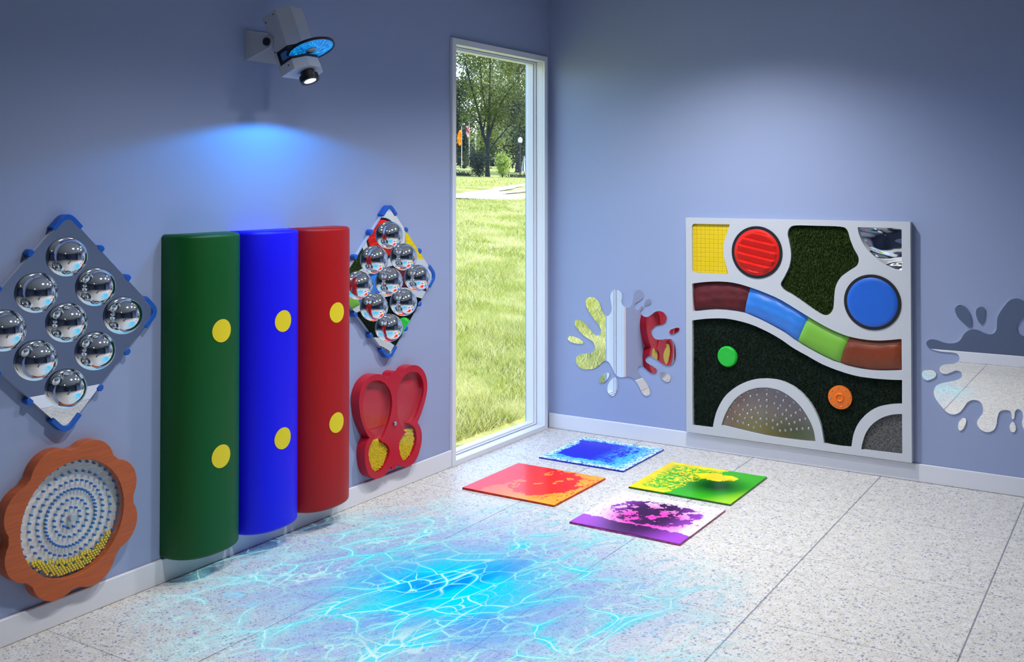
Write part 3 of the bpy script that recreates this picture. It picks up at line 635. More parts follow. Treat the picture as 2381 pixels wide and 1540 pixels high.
# four padded pieces following the wave
def along(P, i0, i1, t):
    P = np.array(P[i0:i1 + 1]); L_ = np.r_[0, np.cumsum(np.linalg.norm(np.diff(P, axis=0), axis=1))]; q = t * L_[-1]
    return np.array([np.interp(q, L_, P[:, 0]), np.interp(q, L_, P[:, 1])])
bt, bb = smooth_loop(B['btop'], 4, False), smooth_loop(B['bbot'], 4, False)
def pad(label, ti, bi, mat, seed, amp):
    bm = bmesh.new(); g = []; NU, NV = 44, 20; r = np.random.default_rng(seed)
    ph = r.uniform(0, 6, 8)
    for i in range(NU + 1):
        row = []
        t = i / NU
        a = along(bt, ti[0] * 4, ti[1] * 4, t); b = along(bb, bi[0] * 4, bi[1] * 4, t)
        for j in range(NV + 1):
            v = j / NV; p = a + (b - a) * (.02 + .96 * v)
            e = min(t, 1 - t)
            bul = max(0, math.sin(pi * v)) ** .55 * (.55 + .45 * min(1, e / .12) ** .5)
            w = amp * (math.sin(9 * t + 5 * v + ph[0]) * math.sin(14 * v - 6 * t + ph[1]) + .35 * math.sin(22 * t - 12 * v + ph[2]) * math.sin(7 * v + ph[3]) + .12 * math.sin(35 * t + 20 * v + ph[4]))
            row.append(bm.verts.new(RIGHT(p[0], p[1], .018 + .028 * bul + w * bul)))
        g.append(row)
    for i in range(NU):
        for j in range(NV): bm.faces.new([g[i][j], g[i + 1][j], g[i + 1][j + 1], g[i][j + 1]])
    tag(from_bm('padded_cushion', bm, mat, bd, smooth=180), label)
MAROON = plain('maroon_velvet', s(92, 14, 24), .75, noise=.25, nscale=22, bump=.3, bscale=300)
pad('maroon padded piece', (0, 4), (0, 3), MAROON, 1, .0032)
pad('sky blue padded piece', (4, 8), (3, 7), plain('sky_blue_vinyl', s(50, 128, 222), .38), 2, .0030)
pad('lime green padded piece', (8, 11), (7, 10), plain('lime_vinyl', s(122, 186, 62), .4), 3, .0005)
pad('brown padded piece', (11, 14), (10, 14), plain('brown_leather', s(126, 52, 18), .42, noise=.12, nscale=14, bump=.1, bscale=400), 4, .0016)

# studded metal half disc, grey fabric, little discs
k = NT('brushed_metal'); p = k.geo(); f = k.noise(p, 6, 2)
METAL = k.done(k.bsdf(Base_Color=k.mix(f, s(118, 106, 104), s(160, 150, 148)), Metallic=1.0, Roughness=.27, Normal=k.bump(k.noise(p, 30, 2), .05, .002)))
mp = tag(prism('metal_plate', grow(H_met, .996), .0119, .034, RIGHT, METAL, bd), 'half-round metal plate with studs')
for q in B['studs']:
    from_bm('stud', dome_bm(RIGHT, q[0], q[1], .034, .0078, .006, 16, 5), STEEL, mp, smooth=60)
k = NT('grey_weave'); p = k.geo()
w1 = k.n('ShaderNodeTexWave', {'Vector': p, 'Scale': 55.0, 'Distortion': 1.5, 'Detail': 2.0}, wave_type='BANDS', bands_direction='Z').outputs[1]
w2 = k.noise(k.n('ShaderNodeMapping', {'Vector': p, 'Scale': (60, 1, 260)}).outputs[0], 1.0, 3)
w3 = k.noise(k.n('ShaderNodeMapping', {'Vector': p, 'Scale': (260, 1, 60)}).outputs[0], 1.0, 3)
ww = k.math('MULTIPLY', k.math('ADD', w2, w3), .5)
WEAVE = k.done(k.bsdf(Base_Color=k.mix(k.step(ww, .38, .62), s(42, 42, 44), s(112, 112, 112)), Roughness=.85, Normal=k.bump(ww, .5, .004)))
tag(prism('woven_patch', grow(H_fab, .995), .0119, .034, RIGHT, WEAVE, bd), 'grey woven fabric')
def bumps(x, z):
    r = math.hypot(x, z)
    if r > .054: return .046 - .012 * (r - .054) / .007
    ring = r / .0085; a = math.atan2(z, x); n = max(1, round(2 * pi * max(1, round(ring)) * .85))
    return .046 + .003 * max(0, math.cos(2 * pi * ring)) * max(.0, math.cos(a * n))
tag(from_bm('bumpy_disc', disc_grid(40, 96, 1.233, .576, .061, bumps), plain('green_rubber', s(34, 196, 60), .4), bd, smooth=60), 'green bumpy disc')
def saucer(x, z):
    r = math.hypot(x, z)
    return .042 + .006 * max(0, 1 - ((r - .020) / .005) ** 2) + .004 * max(0, 1 - (r / .062) ** 4)
od = tag(from_bm('saucer_disc', disc_grid(36, 64, 1.887, .410, .065, saucer), plain('orange_rubber', s(236, 112, 12), .45), bd, smooth=60), 'orange disc with rivets')
for i in range(8):
    a = 2 * pi * (i + .2) / 8
    from_bm('rivet', dome_bm(RIGHT, 1.887 + .052 * math.cos(a), .410 + .052 * math.sin(a), .0435, .0048, .004, 12, 4), STEEL, od, smooth=60)

# ------------------------------------------------------------------ wall projector
pj = thing('wall_projector', 'grey projector on a wall bracket with a round blue water-picture wheel', 'projector', (0, -2.552, 2.20))
th = math.radians(23.8); ex = Vector((math.cos(th), 0, math.sin(th))); ea = Vector((math.sin(th), 0, -math.cos(th))); PO = Vector((.09, -2.552, 2.319))
PJ = lambda u, v, d: tuple(PO + ex * u + Vector((0, v, 0)) + ea * d)
GREYB = plain('grey_painted_metal', s(196, 199, 208), .45, spec=.4)
def sect(i=0.0, back=0.0, f=0.0): return [(back, -.088 + i), (.085 - i * .4, -.088 + i), (.125 - i + f, -.034), (.125 - i + f, .034), (.085 - i * .4, .088 - i), (back, .088 - i)]
hs = prism('housing', sect(), 0, .180, PJ, GREYB, pj, bevel=.0015, smooth=25)
prism('lower_housing', sect(), .2435, .290, PJ, GREYB, pj, bevel=.0015, smooth=25)
prism('back_spine', [(0, -.088), (.017, -.088), (.017, .088), (0, .088)], .1802, .2433, PJ, GREYB, pj, smooth=25)
prism('slot_trim', sect(-.0012, .0172), .1802, .1915, PJ, BLACKP, pj, smooth=25)
prism('slot_trim', sect(-.0012, .0172), .232, .2433, PJ, BLACKP, pj, smooth=25)
prism('slot_trim', [(.0172, -.0892), (.028, -.0892), (.028, .0892), (.0172, .0892)], .1916, .2319, PJ, BLACKP, pj, smooth=25)
prism('slot_window', [(.0282, -.082), (.060, -.082), (.060, .082), (.0282, .082)], .1917, .2318, PJ, plain('slot_blue', s(70, 104, 150), .2, emit=s(40, 90, 150), es=.12), pj)
k = NT('water_picture'); p = k.obj()
p = k.n('ShaderNodeMapping', {'Vector': p, 'Rotation': (0, 0, .5), 'Scale': (.6, 1.7, 1)}).outputs[0]
n1 = k.noise(k.vmath('ADD', p, k.vmath('SCALE', k.noise(p, 20, 2, col=True), .03)), 55, 4, .65)
e = k.voro(k.vmath('ADD', p, k.vmath('SCALE', k.noise(p, 40, 2, col=True), .02)), 60, 'DISTANCE_TO_EDGE')
wc = k.mix(k.step(n1, .35, .65), s(0, 62, 186), s(0, 150, 240)); wc = k.mix(k.step(e, .0, .07, .85, 0), wc, s(70, 230, 250))
WATER = k.done(k.bsdf(Base_Color=wc, Roughness=.3, Emission_Color=wc, Emission_Strength=.62))
wh = prism('effect_wheel', circle(.13, 0, .0985, 72), .2105, .2135, PJ, WATER, pj)
prism('wheel_rim', circle(.13, 0, .106, 72), .207, .217, PJ, BLACKP, wh, holes=[circle(.13, 0, .0987, 72)], smooth=30)
prism('wheel_hub', circle(.13, 0, .024, 32), .205, .219, PJ, GREYB, wh, smooth=30)
lc = (.072, 0)
def ringz(name, r, d0, d1, mat, par, holes=()): return prism(name, circle(lc[0], lc[1], r, 48), d0, d1, PJ, mat, par, holes=holes, smooth=40, bevel=.0012)
ln = ringz('lens_barrel', .0295, .2905, .310, BLACKP, pj)
ringz('focus_ring', .042, .3102, .327, BLACKP, ln)
ringz('lens_hood', .0405, .3272, .337, BLACKP, ln, holes=[circle(lc[0], lc[1], .0265, 48)])
prism('lens_rim', circle(lc[0] - .0016, lc[1] + .0020, .0405, 48), .3275, .3335, PJ, plain('cyan_glow_ring', s(90, 220, 250), .3, emit=s(70, 220, 255), es=.9), ln, holes=[circle(lc[0] + .0005, lc[1], .0385, 48)], smooth=40)
tag(ringz('lens_glass', .0262, .3275, .3345, plain('lit_lens', (1, 1, 1, 1), .2, emit=(1, 1, 1, 1), es=4), ln), 'glowing white lens')
def screw(u, d):
    bm = bmesh.new(); p0 = Vector(PJ(u, -.088, d))
    add_tube(bm, [p0, p0 + Vector((0, -.0018, 0))], .0032, 12); from_bm('screw', bm, BLACKP, pj)
for u, d in ((.066, .018), (.012, .030), (.010, .175), (.060, .262)): screw(u, d)
# bracket: plate on the wall and two arms
bk = box('wall_plate', (.0005, .004, -2.652, -2.452, 2.140, 2.273), GREYB, pj)
PV = (.135, 2.211)
def arm(y0, y1):
    P = [(.0041, 2.140), (.0041, 2.273)]
    for i in range(13):
        a = math.radians(70 - 140 * i / 12); P.append((PV[0] + .028 * math.cos(a), PV[1] + .028 * math.sin(a)))
    prism('bracket_arm', P, y0, y1, lambda u, v, d: (u, d, v), GREYB, pj, smooth=30)
arm(-2.6505, -2.6465); arm(-2.4575, -2.4535)
star = lambda r: [(PV[0] + (r + .0016 * math.cos(8 * a)) * math.cos(a), PV[1] + (r + .0016 * math.cos(8 * a)) * math.sin(a)) for a in np.linspace(0, 2 * pi, 64, endpoint=False)]
prism('tilt_knob', star(.0165), -2.664, -2.6507, lambda u, v, d: (u, d, v), BLACKP, pj, bevel=.001)
prism('tilt_pin', circle(PV[0], PV[1], .006, 16), -2.6463, -2.6402, lambda u, v, d: (u, d, v), BLACKP, pj)
prism('tilt_pin', circle(PV[0], PV[1], .006, 16), -2.4637, -2.4577, lambda u, v, d: (u, d, v), BLACKP, pj)
# its beam
L = bpy.data.lights.new('projector_beam', 'SPOT'); L.energy = BEAM_E; L.color = (.04, .40, 1.0); L.spot_size = math.radians(164); L.spot_blend = .14; L.shadow_soft_size = .02
o = bpy.data.objects.new('projector_beam', L); COL.objects.link(o); o.location = PJ(lc[0], 0, .345)
o.rotation_euler = (Vector((1.02, -2.52, 0)) - o.location).to_track_quat('-Z', 'Y').to_euler()

# ------------------------------------------------------------------ glowing sheet on the floor, projector light painted into its colours
k = NT('painted_water_light'); P0 = k.obj()
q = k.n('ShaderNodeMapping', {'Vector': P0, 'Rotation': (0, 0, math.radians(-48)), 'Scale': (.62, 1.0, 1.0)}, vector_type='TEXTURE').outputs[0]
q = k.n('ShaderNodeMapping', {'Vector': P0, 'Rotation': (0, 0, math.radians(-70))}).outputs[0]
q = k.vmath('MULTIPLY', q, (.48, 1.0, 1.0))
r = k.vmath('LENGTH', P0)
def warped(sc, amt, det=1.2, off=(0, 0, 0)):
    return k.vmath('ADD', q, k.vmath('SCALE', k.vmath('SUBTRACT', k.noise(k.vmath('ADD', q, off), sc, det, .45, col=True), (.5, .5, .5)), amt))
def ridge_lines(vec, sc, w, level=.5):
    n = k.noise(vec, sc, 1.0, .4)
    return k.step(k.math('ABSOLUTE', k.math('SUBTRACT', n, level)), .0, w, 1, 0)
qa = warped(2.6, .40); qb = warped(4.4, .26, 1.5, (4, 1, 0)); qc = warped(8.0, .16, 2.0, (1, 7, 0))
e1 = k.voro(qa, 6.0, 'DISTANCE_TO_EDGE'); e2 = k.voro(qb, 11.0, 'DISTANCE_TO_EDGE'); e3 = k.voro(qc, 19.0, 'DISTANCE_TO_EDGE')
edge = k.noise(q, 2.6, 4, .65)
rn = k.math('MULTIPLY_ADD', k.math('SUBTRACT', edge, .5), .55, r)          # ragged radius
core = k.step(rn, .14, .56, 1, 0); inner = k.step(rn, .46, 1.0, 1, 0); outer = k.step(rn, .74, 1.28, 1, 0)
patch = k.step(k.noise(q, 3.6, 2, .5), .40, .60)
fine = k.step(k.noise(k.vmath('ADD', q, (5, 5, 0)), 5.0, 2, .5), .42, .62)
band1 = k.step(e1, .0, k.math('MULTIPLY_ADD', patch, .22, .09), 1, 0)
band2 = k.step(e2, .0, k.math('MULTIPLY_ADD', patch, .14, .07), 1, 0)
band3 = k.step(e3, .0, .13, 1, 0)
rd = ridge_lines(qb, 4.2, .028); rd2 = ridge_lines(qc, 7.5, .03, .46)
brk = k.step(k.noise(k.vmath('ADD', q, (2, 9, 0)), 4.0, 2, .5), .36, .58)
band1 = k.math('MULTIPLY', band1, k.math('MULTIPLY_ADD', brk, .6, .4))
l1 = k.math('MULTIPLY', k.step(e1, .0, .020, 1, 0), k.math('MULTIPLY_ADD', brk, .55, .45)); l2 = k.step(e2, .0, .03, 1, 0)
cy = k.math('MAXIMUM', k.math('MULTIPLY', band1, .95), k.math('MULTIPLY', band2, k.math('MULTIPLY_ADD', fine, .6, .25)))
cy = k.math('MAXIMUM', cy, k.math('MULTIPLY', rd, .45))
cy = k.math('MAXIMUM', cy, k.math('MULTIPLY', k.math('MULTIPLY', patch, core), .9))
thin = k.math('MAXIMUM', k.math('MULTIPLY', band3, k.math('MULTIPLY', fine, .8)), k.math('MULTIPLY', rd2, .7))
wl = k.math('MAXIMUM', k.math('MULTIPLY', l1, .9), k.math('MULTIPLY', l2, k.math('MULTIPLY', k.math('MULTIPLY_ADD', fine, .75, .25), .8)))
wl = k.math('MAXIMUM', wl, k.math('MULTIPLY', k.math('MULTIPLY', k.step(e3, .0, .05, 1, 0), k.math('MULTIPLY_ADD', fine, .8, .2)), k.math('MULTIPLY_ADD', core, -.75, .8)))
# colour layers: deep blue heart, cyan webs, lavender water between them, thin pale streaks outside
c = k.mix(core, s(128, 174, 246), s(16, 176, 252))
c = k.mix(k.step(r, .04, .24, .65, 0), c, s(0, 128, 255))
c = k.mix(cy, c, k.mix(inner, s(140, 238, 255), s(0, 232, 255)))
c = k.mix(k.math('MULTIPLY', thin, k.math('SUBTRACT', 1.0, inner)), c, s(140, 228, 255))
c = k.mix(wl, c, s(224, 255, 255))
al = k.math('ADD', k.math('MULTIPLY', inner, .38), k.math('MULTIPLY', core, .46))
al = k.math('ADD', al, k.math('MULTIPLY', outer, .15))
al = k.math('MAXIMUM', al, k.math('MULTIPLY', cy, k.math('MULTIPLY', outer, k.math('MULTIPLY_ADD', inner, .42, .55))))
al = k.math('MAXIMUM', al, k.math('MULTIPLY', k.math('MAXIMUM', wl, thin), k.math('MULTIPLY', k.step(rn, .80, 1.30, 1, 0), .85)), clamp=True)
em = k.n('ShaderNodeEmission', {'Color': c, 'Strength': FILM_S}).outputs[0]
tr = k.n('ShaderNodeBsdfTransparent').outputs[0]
FILM = k.done(k.n('ShaderNodeMixShader', {0: k.math('MULTIPLY', al, .97), 1: tr, 2: em}).outputs[0])  # emissive sheet in place of projected light on the tiles
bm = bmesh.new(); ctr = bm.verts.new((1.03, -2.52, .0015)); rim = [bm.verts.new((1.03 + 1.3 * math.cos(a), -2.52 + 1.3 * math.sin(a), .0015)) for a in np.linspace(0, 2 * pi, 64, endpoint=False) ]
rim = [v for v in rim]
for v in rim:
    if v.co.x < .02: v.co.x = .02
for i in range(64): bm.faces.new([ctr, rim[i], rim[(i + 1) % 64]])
pf = from_bm('water_light_sheet', bm, FILM, loc=(1.03, -2.52, 0), smooth=0)
tag(pf, 'thin glowing sheet with cyan water light painted on it, on the terrazzo floor beside the cushions', 'projection')
# ------------------------------------------------------------------ four liquid floor tiles
def liquid(name, fn):
    k = NT(name); p = k.obj(); x, y, z = k.sep(p)
    w1 = k.vmath('SUBTRACT', k.noise(p, 9, 5, .65, col=True), (.5, .5, .5)); w2 = k.vmath('SUBTRACT', k.noise(p, 30, 4, .7, col=True), (.5, .5, .5))
    q = k.vmath('ADD', p, k.vmath('ADD', k.vmath('SCALE', w1, .16), k.vmath('SCALE', w2, .05)))
    col = fn(k, p, q, x, y)
    return k.done(k.bsdf(Base_Color=col, Roughness=.2, Specular_IOR_Level=.05, Coat_Weight=.0, Coat_Roughness=.05, Emission_Color=col, Emission_Strength=.06))
def f_blue(k, p, q, x, y):
    xs, ys, _ = k.sep(k.vmath('ADD', q, (.03, -.02, 0)))
    r = k.math('MAXIMUM', k.math('ABSOLUTE', xs), k.math('ABSOLUTE', ys))
    m = k.step(r, .185, .20, 1, 0)
    sp = k.step(k.noise(p, 42, 4, .75), .47, .53); zone = k.step(x, -.02, .16)
    m = k.math('MULTIPLY', m, k.math('SUBTRACT', 1.0, k.math('MULTIPLY', k.math('MULTIPLY', sp, zone), .9)))
    e = k.math('MAXIMUM', k.math('ABSOLUTE', x), k.math('ABSOLUTE', y))
    pale = k.mix(k.step(e, .19, .275), s(86, 196, 246), s(226, 250, 255))
    pale = k.mix(k.step(k.noise(p, 60, 4, .7), .5, .56), pale, s(20, 130, 226))
    return k.mix(m, pale, s(20, 24, 206))
def f_red(k, p, q, x, y):
    xs, ys, _ = k.sep(q)
    base = k.mix(k.step(x, -.2, .26), s(250, 96, 52), s(250, 164, 40))
    m1 = k.step(k.math('SUBTRACT', k.math('MULTIPLY', ys, .35), xs), .10, .107)
    r2 = k.vmath('LENGTH', k.vmath('MULTIPLY', k.vmath('SUBTRACT', q, (.05, .03, 0)), (.85, .68, 1)))
    m2 = k.math('MULTIPLY', k.step(r2, .155, .162, 1, 0), k.step(k.noise(k.vmath('ADD', p, k.vmath('SCALE', k.noise(p, 12, 3, col=True), .07)), 11, 3, .6), .42, .435))
    m = k.math('MAXIMUM', m1, m2)
    sp = k.step(k.noise(p, 55, 4, .7), .54, .58); zone = k.step(x, .02, .2)
    m = k.math('MAXIMUM', m, k.math('MULTIPLY', sp, k.math('MULTIPLY', zone, k.step(k.math('ABSOLUTE', y), .2, .27, 1, 0))))
    return k.mix(m, base, k.mix(k.step(x, -.25, .2), s(226, 16, 22), s(236, 40, 26)))
def f_green(k, p, q, x, y):
    xs, ys, _ = k.sep(q)
    g = k.mix(k.step(k.vmath('LENGTH', k.vmath('SUBTRACT', p, (.10, -.02, 0))), .03, .24), s(6, 70, 22), s(56, 176, 34))
    g = k.mix(k.step(k.math('ADD', x, k.math('MULTIPLY', y, -.6)), .25, .42), g, s(160, 214, 40))
    m = k.step(k.math('ADD', xs, k.math('MULTIPLY', ys, -.25)), -.03, -.02)
    sp = k.step(k.noise(k.vmath('ADD', p, k.vmath('SCALE', k.noise(p, 20, 3, col=True), .05)), 46, 4, .75), .478, .495)
    zone = k.step(k.math('ABSOLUTE', k.math('ADD', x, .08)), .12, .19, 1, 0)
    zone = k.math('MULTIPLY', zone, k.step(k.math('ABSOLUTE', y), .20, .26, 1, 0))
    m = k.math('MAXIMUM', m, k.math('MULTIPLY', sp, zone))
    blot = k.step(k.vmath('LENGTH', k.vmath('MULTIPLY', k.vmath('SUBTRACT', q, (.04, .13, 0)), (.8, 1.3, 1))), .085, .09, 1, 0)
    m = k.math('MULTIPLY', m, k.math('SUBTRACT', 1.0, blot))
    return k.mix(m, k.mix(k.step(k.noise(p, 8, 2), .4, .6), s(236, 226, 18), s(246, 206, 26)), g)
def f_purple(k, p, q, x, y):
    xs, ys, _ = k.sep(q)
    pk = k.mix(k.step(k.vmath('LENGTH', k.vmath('SUBTRACT', p, (.02, -.04, 0))), .10, .30), s(240, 70, 180), s(248, 216, 248))
    pk = k.mix(k.step(k.math('MAXIMUM', x, y), .19, .27), pk, s(255, 252, 255))
    r = k.vmath('LENGTH', k.vmath('MULTIPLY', k.vmath('SUBTRACT', q, (.02, .04, 0)), (.72, 1.0, 1)))
    m = k.step(r, .165, .172, 1, 0)
    hole = k.step(k.noise(k.vmath('ADD', p, k.vmath('SCALE', k.noise(p, 14, 3, col=True), .08)), 15, 3, .6), .455, .47)
    m = k.math('MULTIPLY', m, hole)
    strip = k.step(ys, -.155, -.148, 1, 0)
    m = k.math('MAXIMUM', m, strip)
    sp = k.step(k.noise(p, 60, 4, .7), .585, .605)
    m = k.math('MAXIMUM', m, k.math('MULTIPLY', sp, .8))
    dk = k.mix(k.step(k.vmath('LENGTH', k.vmath('MULTIPLY', p, (1.25, .55, 1))), .10, .34), s(56, 18, 70), s(160, 70, 200))
    return k.mix(m, pk, dk)
def tile(cx, cy, label, fn, ecol, h=.272):
    body = plain('tile_core_' + ecol[0], ecol[1], .35, noise=.5, nscale=26)
    t = box('liquid_floor_tile', (cx - h, cx + h, cy - h, cy + h, .0005, .0085), body, None, bevel=.001, loc=(cx, cy, 0))
    tag(t, label, 'floor tile', 'liquid floor tiles')
    box('gel_surface', (cx - h + .001, cx + h - .001, cy - h + .001, cy + h - .001, .0086, .0112), liquid('gel_' + ecol[0], fn), t, bevel=.001)
tile(.607, -.424, 'square floor tile of deep blue liquid edged with icy cyan', f_blue, ('blue', s(12, 40, 190)))
tile(.581, -1.148, 'square floor tile of red and orange liquid', f_red, ('red', s(190, 30, 14)), .277)
tile(1.309, -.667, 'square floor tile of yellow and green liquid', f_green, ('green', s(20, 100, 20)), .279)
tile(1.318, -1.319, 'square floor tile of purple and pink liquid with white edges', f_purple, ('purple', s(150, 50, 120)), .279)

# ------------------------------------------------------------------ the park outside
GS = [(-30, -.9), (0, -.06), (12, 1.11), (14.7, 1.43), (20, 1.66), (29.3, 1.95), (40, 2.6), (55, 3.3), (100, 4.4), (260, 7)]
gx = np.array([a for a, b in GS]); gz = np.array([b for a, b in GS])
def gh(x): return np.interp(-np.asarray(x, float), gx, gz)
CAMP = np.array([3.396, -5.827]); YAW = .56213
FW = np.array([-math.sin(YAW), math.cos(YAW)]); RT = np.array([math.cos(YAW), math.sin(YAW)])
def spot(side, dist):
    """garden point: metres to the side of the view line from the room's far end, metres along it"""
    q = CAMP + FW * dist + RT * side; return float(q[0]), float(q[1]), float(gh(q[0]))
k = NT('lawn_ground'); p = k.geo()
n1 = k.noise(p, 1.1, 4, .6); n2 = k.noise(p, 26, 4, .7); n3 = k.noise(p, .35, 2)
c = k.mix(k.step(n1, .35, .65), s(142, 148, 56), s(196, 192, 104)); c = k.mix(k.math('MULTIPLY', k.step(n2, .4, .65), .6), c, s(100, 112, 36)); c = k.mix(k.math('MULTIPLY', k.step(n3, .45, .7), .35), c, s(196, 192, 128))
LAWN = k.done(k.bsdf(Base_Color=c, Roughness=.9, Specular_IOR_Level=.1))
bm = bmesh.new(); xs = [-.16, -2, -4, -6, -8, -10, -12, -13.4, -14.7, -17, -20, -24, -29.3, -35, -40, -48, -55, -70, -100, -160]; ys = list(range(-40, 161, 8))
g = [[bm.verts.new((x, y, float(gh(x)))) for y in ys] for x in xs]
for i in range(len(xs) - 1):
    for j in range(len(ys) - 1): bm.faces.new([g[i][j], g[i][j + 1], g[i + 1][j + 1], g[i + 1][j]])
structure(from_bm('lawn_ground', bm, LAWN, smooth=60))
# grass blades
def blades(n, x0, x1, ylo, yhi, h0, h1, w):
    x = x0 + (x1 - x0) * rng.random(n); y = ylo(x) + (yhi(x) - ylo(x)) * rng.random(n)
    z = gh(x) - .005; a = rng.uniform(0, 2 * pi, n); h = rng.uniform(h0, h1, n) * (.7 + .6 * (.5 + .5 * np.sin(x * 3.1 + 2 * np.sin(y * 1.7)) * np.sin(y * 2.7 + x))); le = rng.normal(0, .55, (n, 2)) * h[:, None]
    ca, sa = np.cos(a) * w, np.sin(a) * w
    return np.stack([np.c_[x + ca, y + sa, z], np.c_[x - ca, y - sa, z], np.c_[x + le[:, 0], y + le[:, 1], z + h]], 1)
ray = lambda yw, x: -5.827 + (yw + 5.827) * (3.396 - x) / 3.396      # view line through the window at y = yw
ref = lambda yw, x: 5.827 + (yw - 5.827) * (3.396 - x) / 3.396       # the same by way of the wall mirror
parts = [blades(42000, -.34, -5, lambda x: ray(-1.2, x), lambda x: ray(0, x), .03, .095, .0034),
         blades(36000, -5, -12.2, lambda x: ray(-1.15, x), lambda x: ray(0, x), .035, .10, .007),
         blades(30000, -.34, -4, lambda x: ref(-1.25, x), lambda x: ref(.0, x), .03, .095, .0034),
         blades(16000, -.36, -5, lambda x: x * 0 - 3, lambda x: x * 0 + 9, .025, .065, .004),
         blades(9000, -14.8, -26, lambda x: ray(-1.15, x), lambda x: ray(0, x), .03, .09, .012)]
V = np.concatenate(parts).reshape(-1, 3)
k = NT('grass_blades'); r_ = k.n('ShaderNodeNewGeometry').outputs; p = r_['Position']; f = r_['Random Per Island']
c = k.mix(k.step(f, .05, .5), s(92, 106, 22), s(206, 206, 92)); c = k.mix(k.step(f, .5, 1.0), c, s(252, 242, 184))
c = k.mix(k.math('MULTIPLY', k.step(k.noise(p, 2.2, 3, .6), .42, .62), .55), c, s(170, 178, 56))
c = k.mix(k.math('MULTIPLY', k.step(k.noise(k.vmath('ADD', p, (9, 3, 0)), 1.1, 2, .6), .45, .66), .5), c, s(250, 240, 176))
sh = k.bsdf(Base_Color=c, Roughness=.7, Specular_IOR_Level=.2); tr = k.n('ShaderNodeBsdfTranslucent', {'Color': c}).outputs[0]
GRASS = k.done(k.n('ShaderNodeMixShader', {0: .3, 1: sh, 2: tr}).outputs[0])
gr = from_np('lawn_grass', V, np.arange(len(V)).reshape(-1, 3), GRASS)
tag(gr, 'bright sunlit green lawn grass outside the tall window', 'grass', kind='stuff')
# paved path
PATH = [(-14.2, 14.6), (-12.9, 14.6), (-12.5, 16.5), (-12.1, 17.66), (-11.8, 19.1), (-11.4, 21.5), (-12.4, 22.4), (-12.86, 20.84), (-13.07, 19.54), (-13.63, 22.11), (-13.80, 23.4), (-14.2, 23.6), (-13.99, 22.7), (-13.65, 20.14), (-14.31, 22.15), (-15.89, 25.82), (-18.0, 30.6), (-20.2, 34), (-20.6, 33), (-17.98, 29.24), (-14.25, 20.93), (-13.33, 17.66)]
bm = bmesh.new(); vc = {}
def gv(i, j):
    if (i, j) not in vc:
        x, y = i * .05, j * .08; vc[(i, j)] = bm.verts.new((x, y, float(gh(x)) + .03))
    return vc[(i, j)]
for i in range(-420, -220):
    for j in range(176, 430):
        if inside(PATH, ((i + .5) * .05, (j + .5) * .08)): bm.faces.new([gv(i, j), gv(i + 1, j), gv(i + 1, j + 1), gv(i, j + 1)])
structure(from_bm('garden_path', bm, plain('pale_paving', s(214, 204, 204), .8, noise=.06, nscale=3), smooth=60))

BARK = plain('bark', s(30, 27, 30), .9, noise=.3, nscale=8)
LEAFS = [leafy('leaves_mid', s(16, 22, 6), s(98, 112, 36), .5, .28), leafy('leaves_light', s(50, 64, 18), s(156, 162, 70), .5, .3),
         leafy('leaves_dark', s(14, 20, 14), s(66, 78, 50), .4, .15), leafy('leaves_silver', s(54, 64, 34), s(178, 182, 124), .5, .25), leafy('leaves_lime', s(96, 130, 40), s(206, 214, 112), .5, .4)]
def leaf_cloud(centres, spread, n, size, seed, droop=0.0):
    r = np.random.default_rng(seed); C = np.asarray(centres, float)
    c = C[r.integers(0, len(C), n)] + r.normal(0, 1, (n, 3)) * np.asarray(spread)
    a = r.normal(0, 1, (n, 3)); a[:, 2] -= droop; a /= np.linalg.norm(a, axis=1)[:, None]
    b = r.normal(0, 1, (n, 3)); b -= (b * a).sum(1)[:, None] * a; b /= np.linalg.norm(b, axis=1)[:, None]
    sz = size * r.uniform(.6, 1.3, n)[:, None]
    return np.stack([c - a * sz, c + b * sz * .45, c + a * sz, c - b * sz * .45], 1).reshape(-1, 3)
def tree(name, label, side, dist, limbs, crown, n, size, mat, spread, seed, group=None, droop=0.0, cat='tree'):
    """limbs: lists of (across, up, radius, depth) in metres from the foot"""
    bx, by, bz = spot(side, dist); t = thing(name, label, cat, (bx, by, bz), group)
    W_ = lambda a, h, d=0.0: (bx + RT[0] * a + FW[0] * d, by + RT[1] * a + FW[1] * d, bz + h)
    if limbs:
        bm = bmesh.new()
        for l in limbs: add_tube(bm, [W_(q[0], q[1] - (.1 if q[1] == 0 else 0), q[3] if len(q) > 3 else 0) for q in l], [q[2] for q in l], 8)
        from_bm('trunk', bm, BARK, t, smooth=60)
    V = leaf_cloud([W_(*q) for q in crown], spread, n, size, seed, droop)
    from_np('crown', V, np.arange(len(V)).reshape(-1, 4), LEAFS[mat], t)
    return t
R_ = np.random.default_rng(4)
def blob(n, a0, a1, h0, h1, d0=-1.0, d1=1.0, seed=0):
    r = np.random.default_rng(seed); return [(r.uniform(a0, a1), r.uniform(h0, h1), r.uniform(d0, d1)) for _ in range(n)]
mx = lambda px, d: (px - 1194.9) * d / 2382.2        # across from the view line, for something seen d metres away
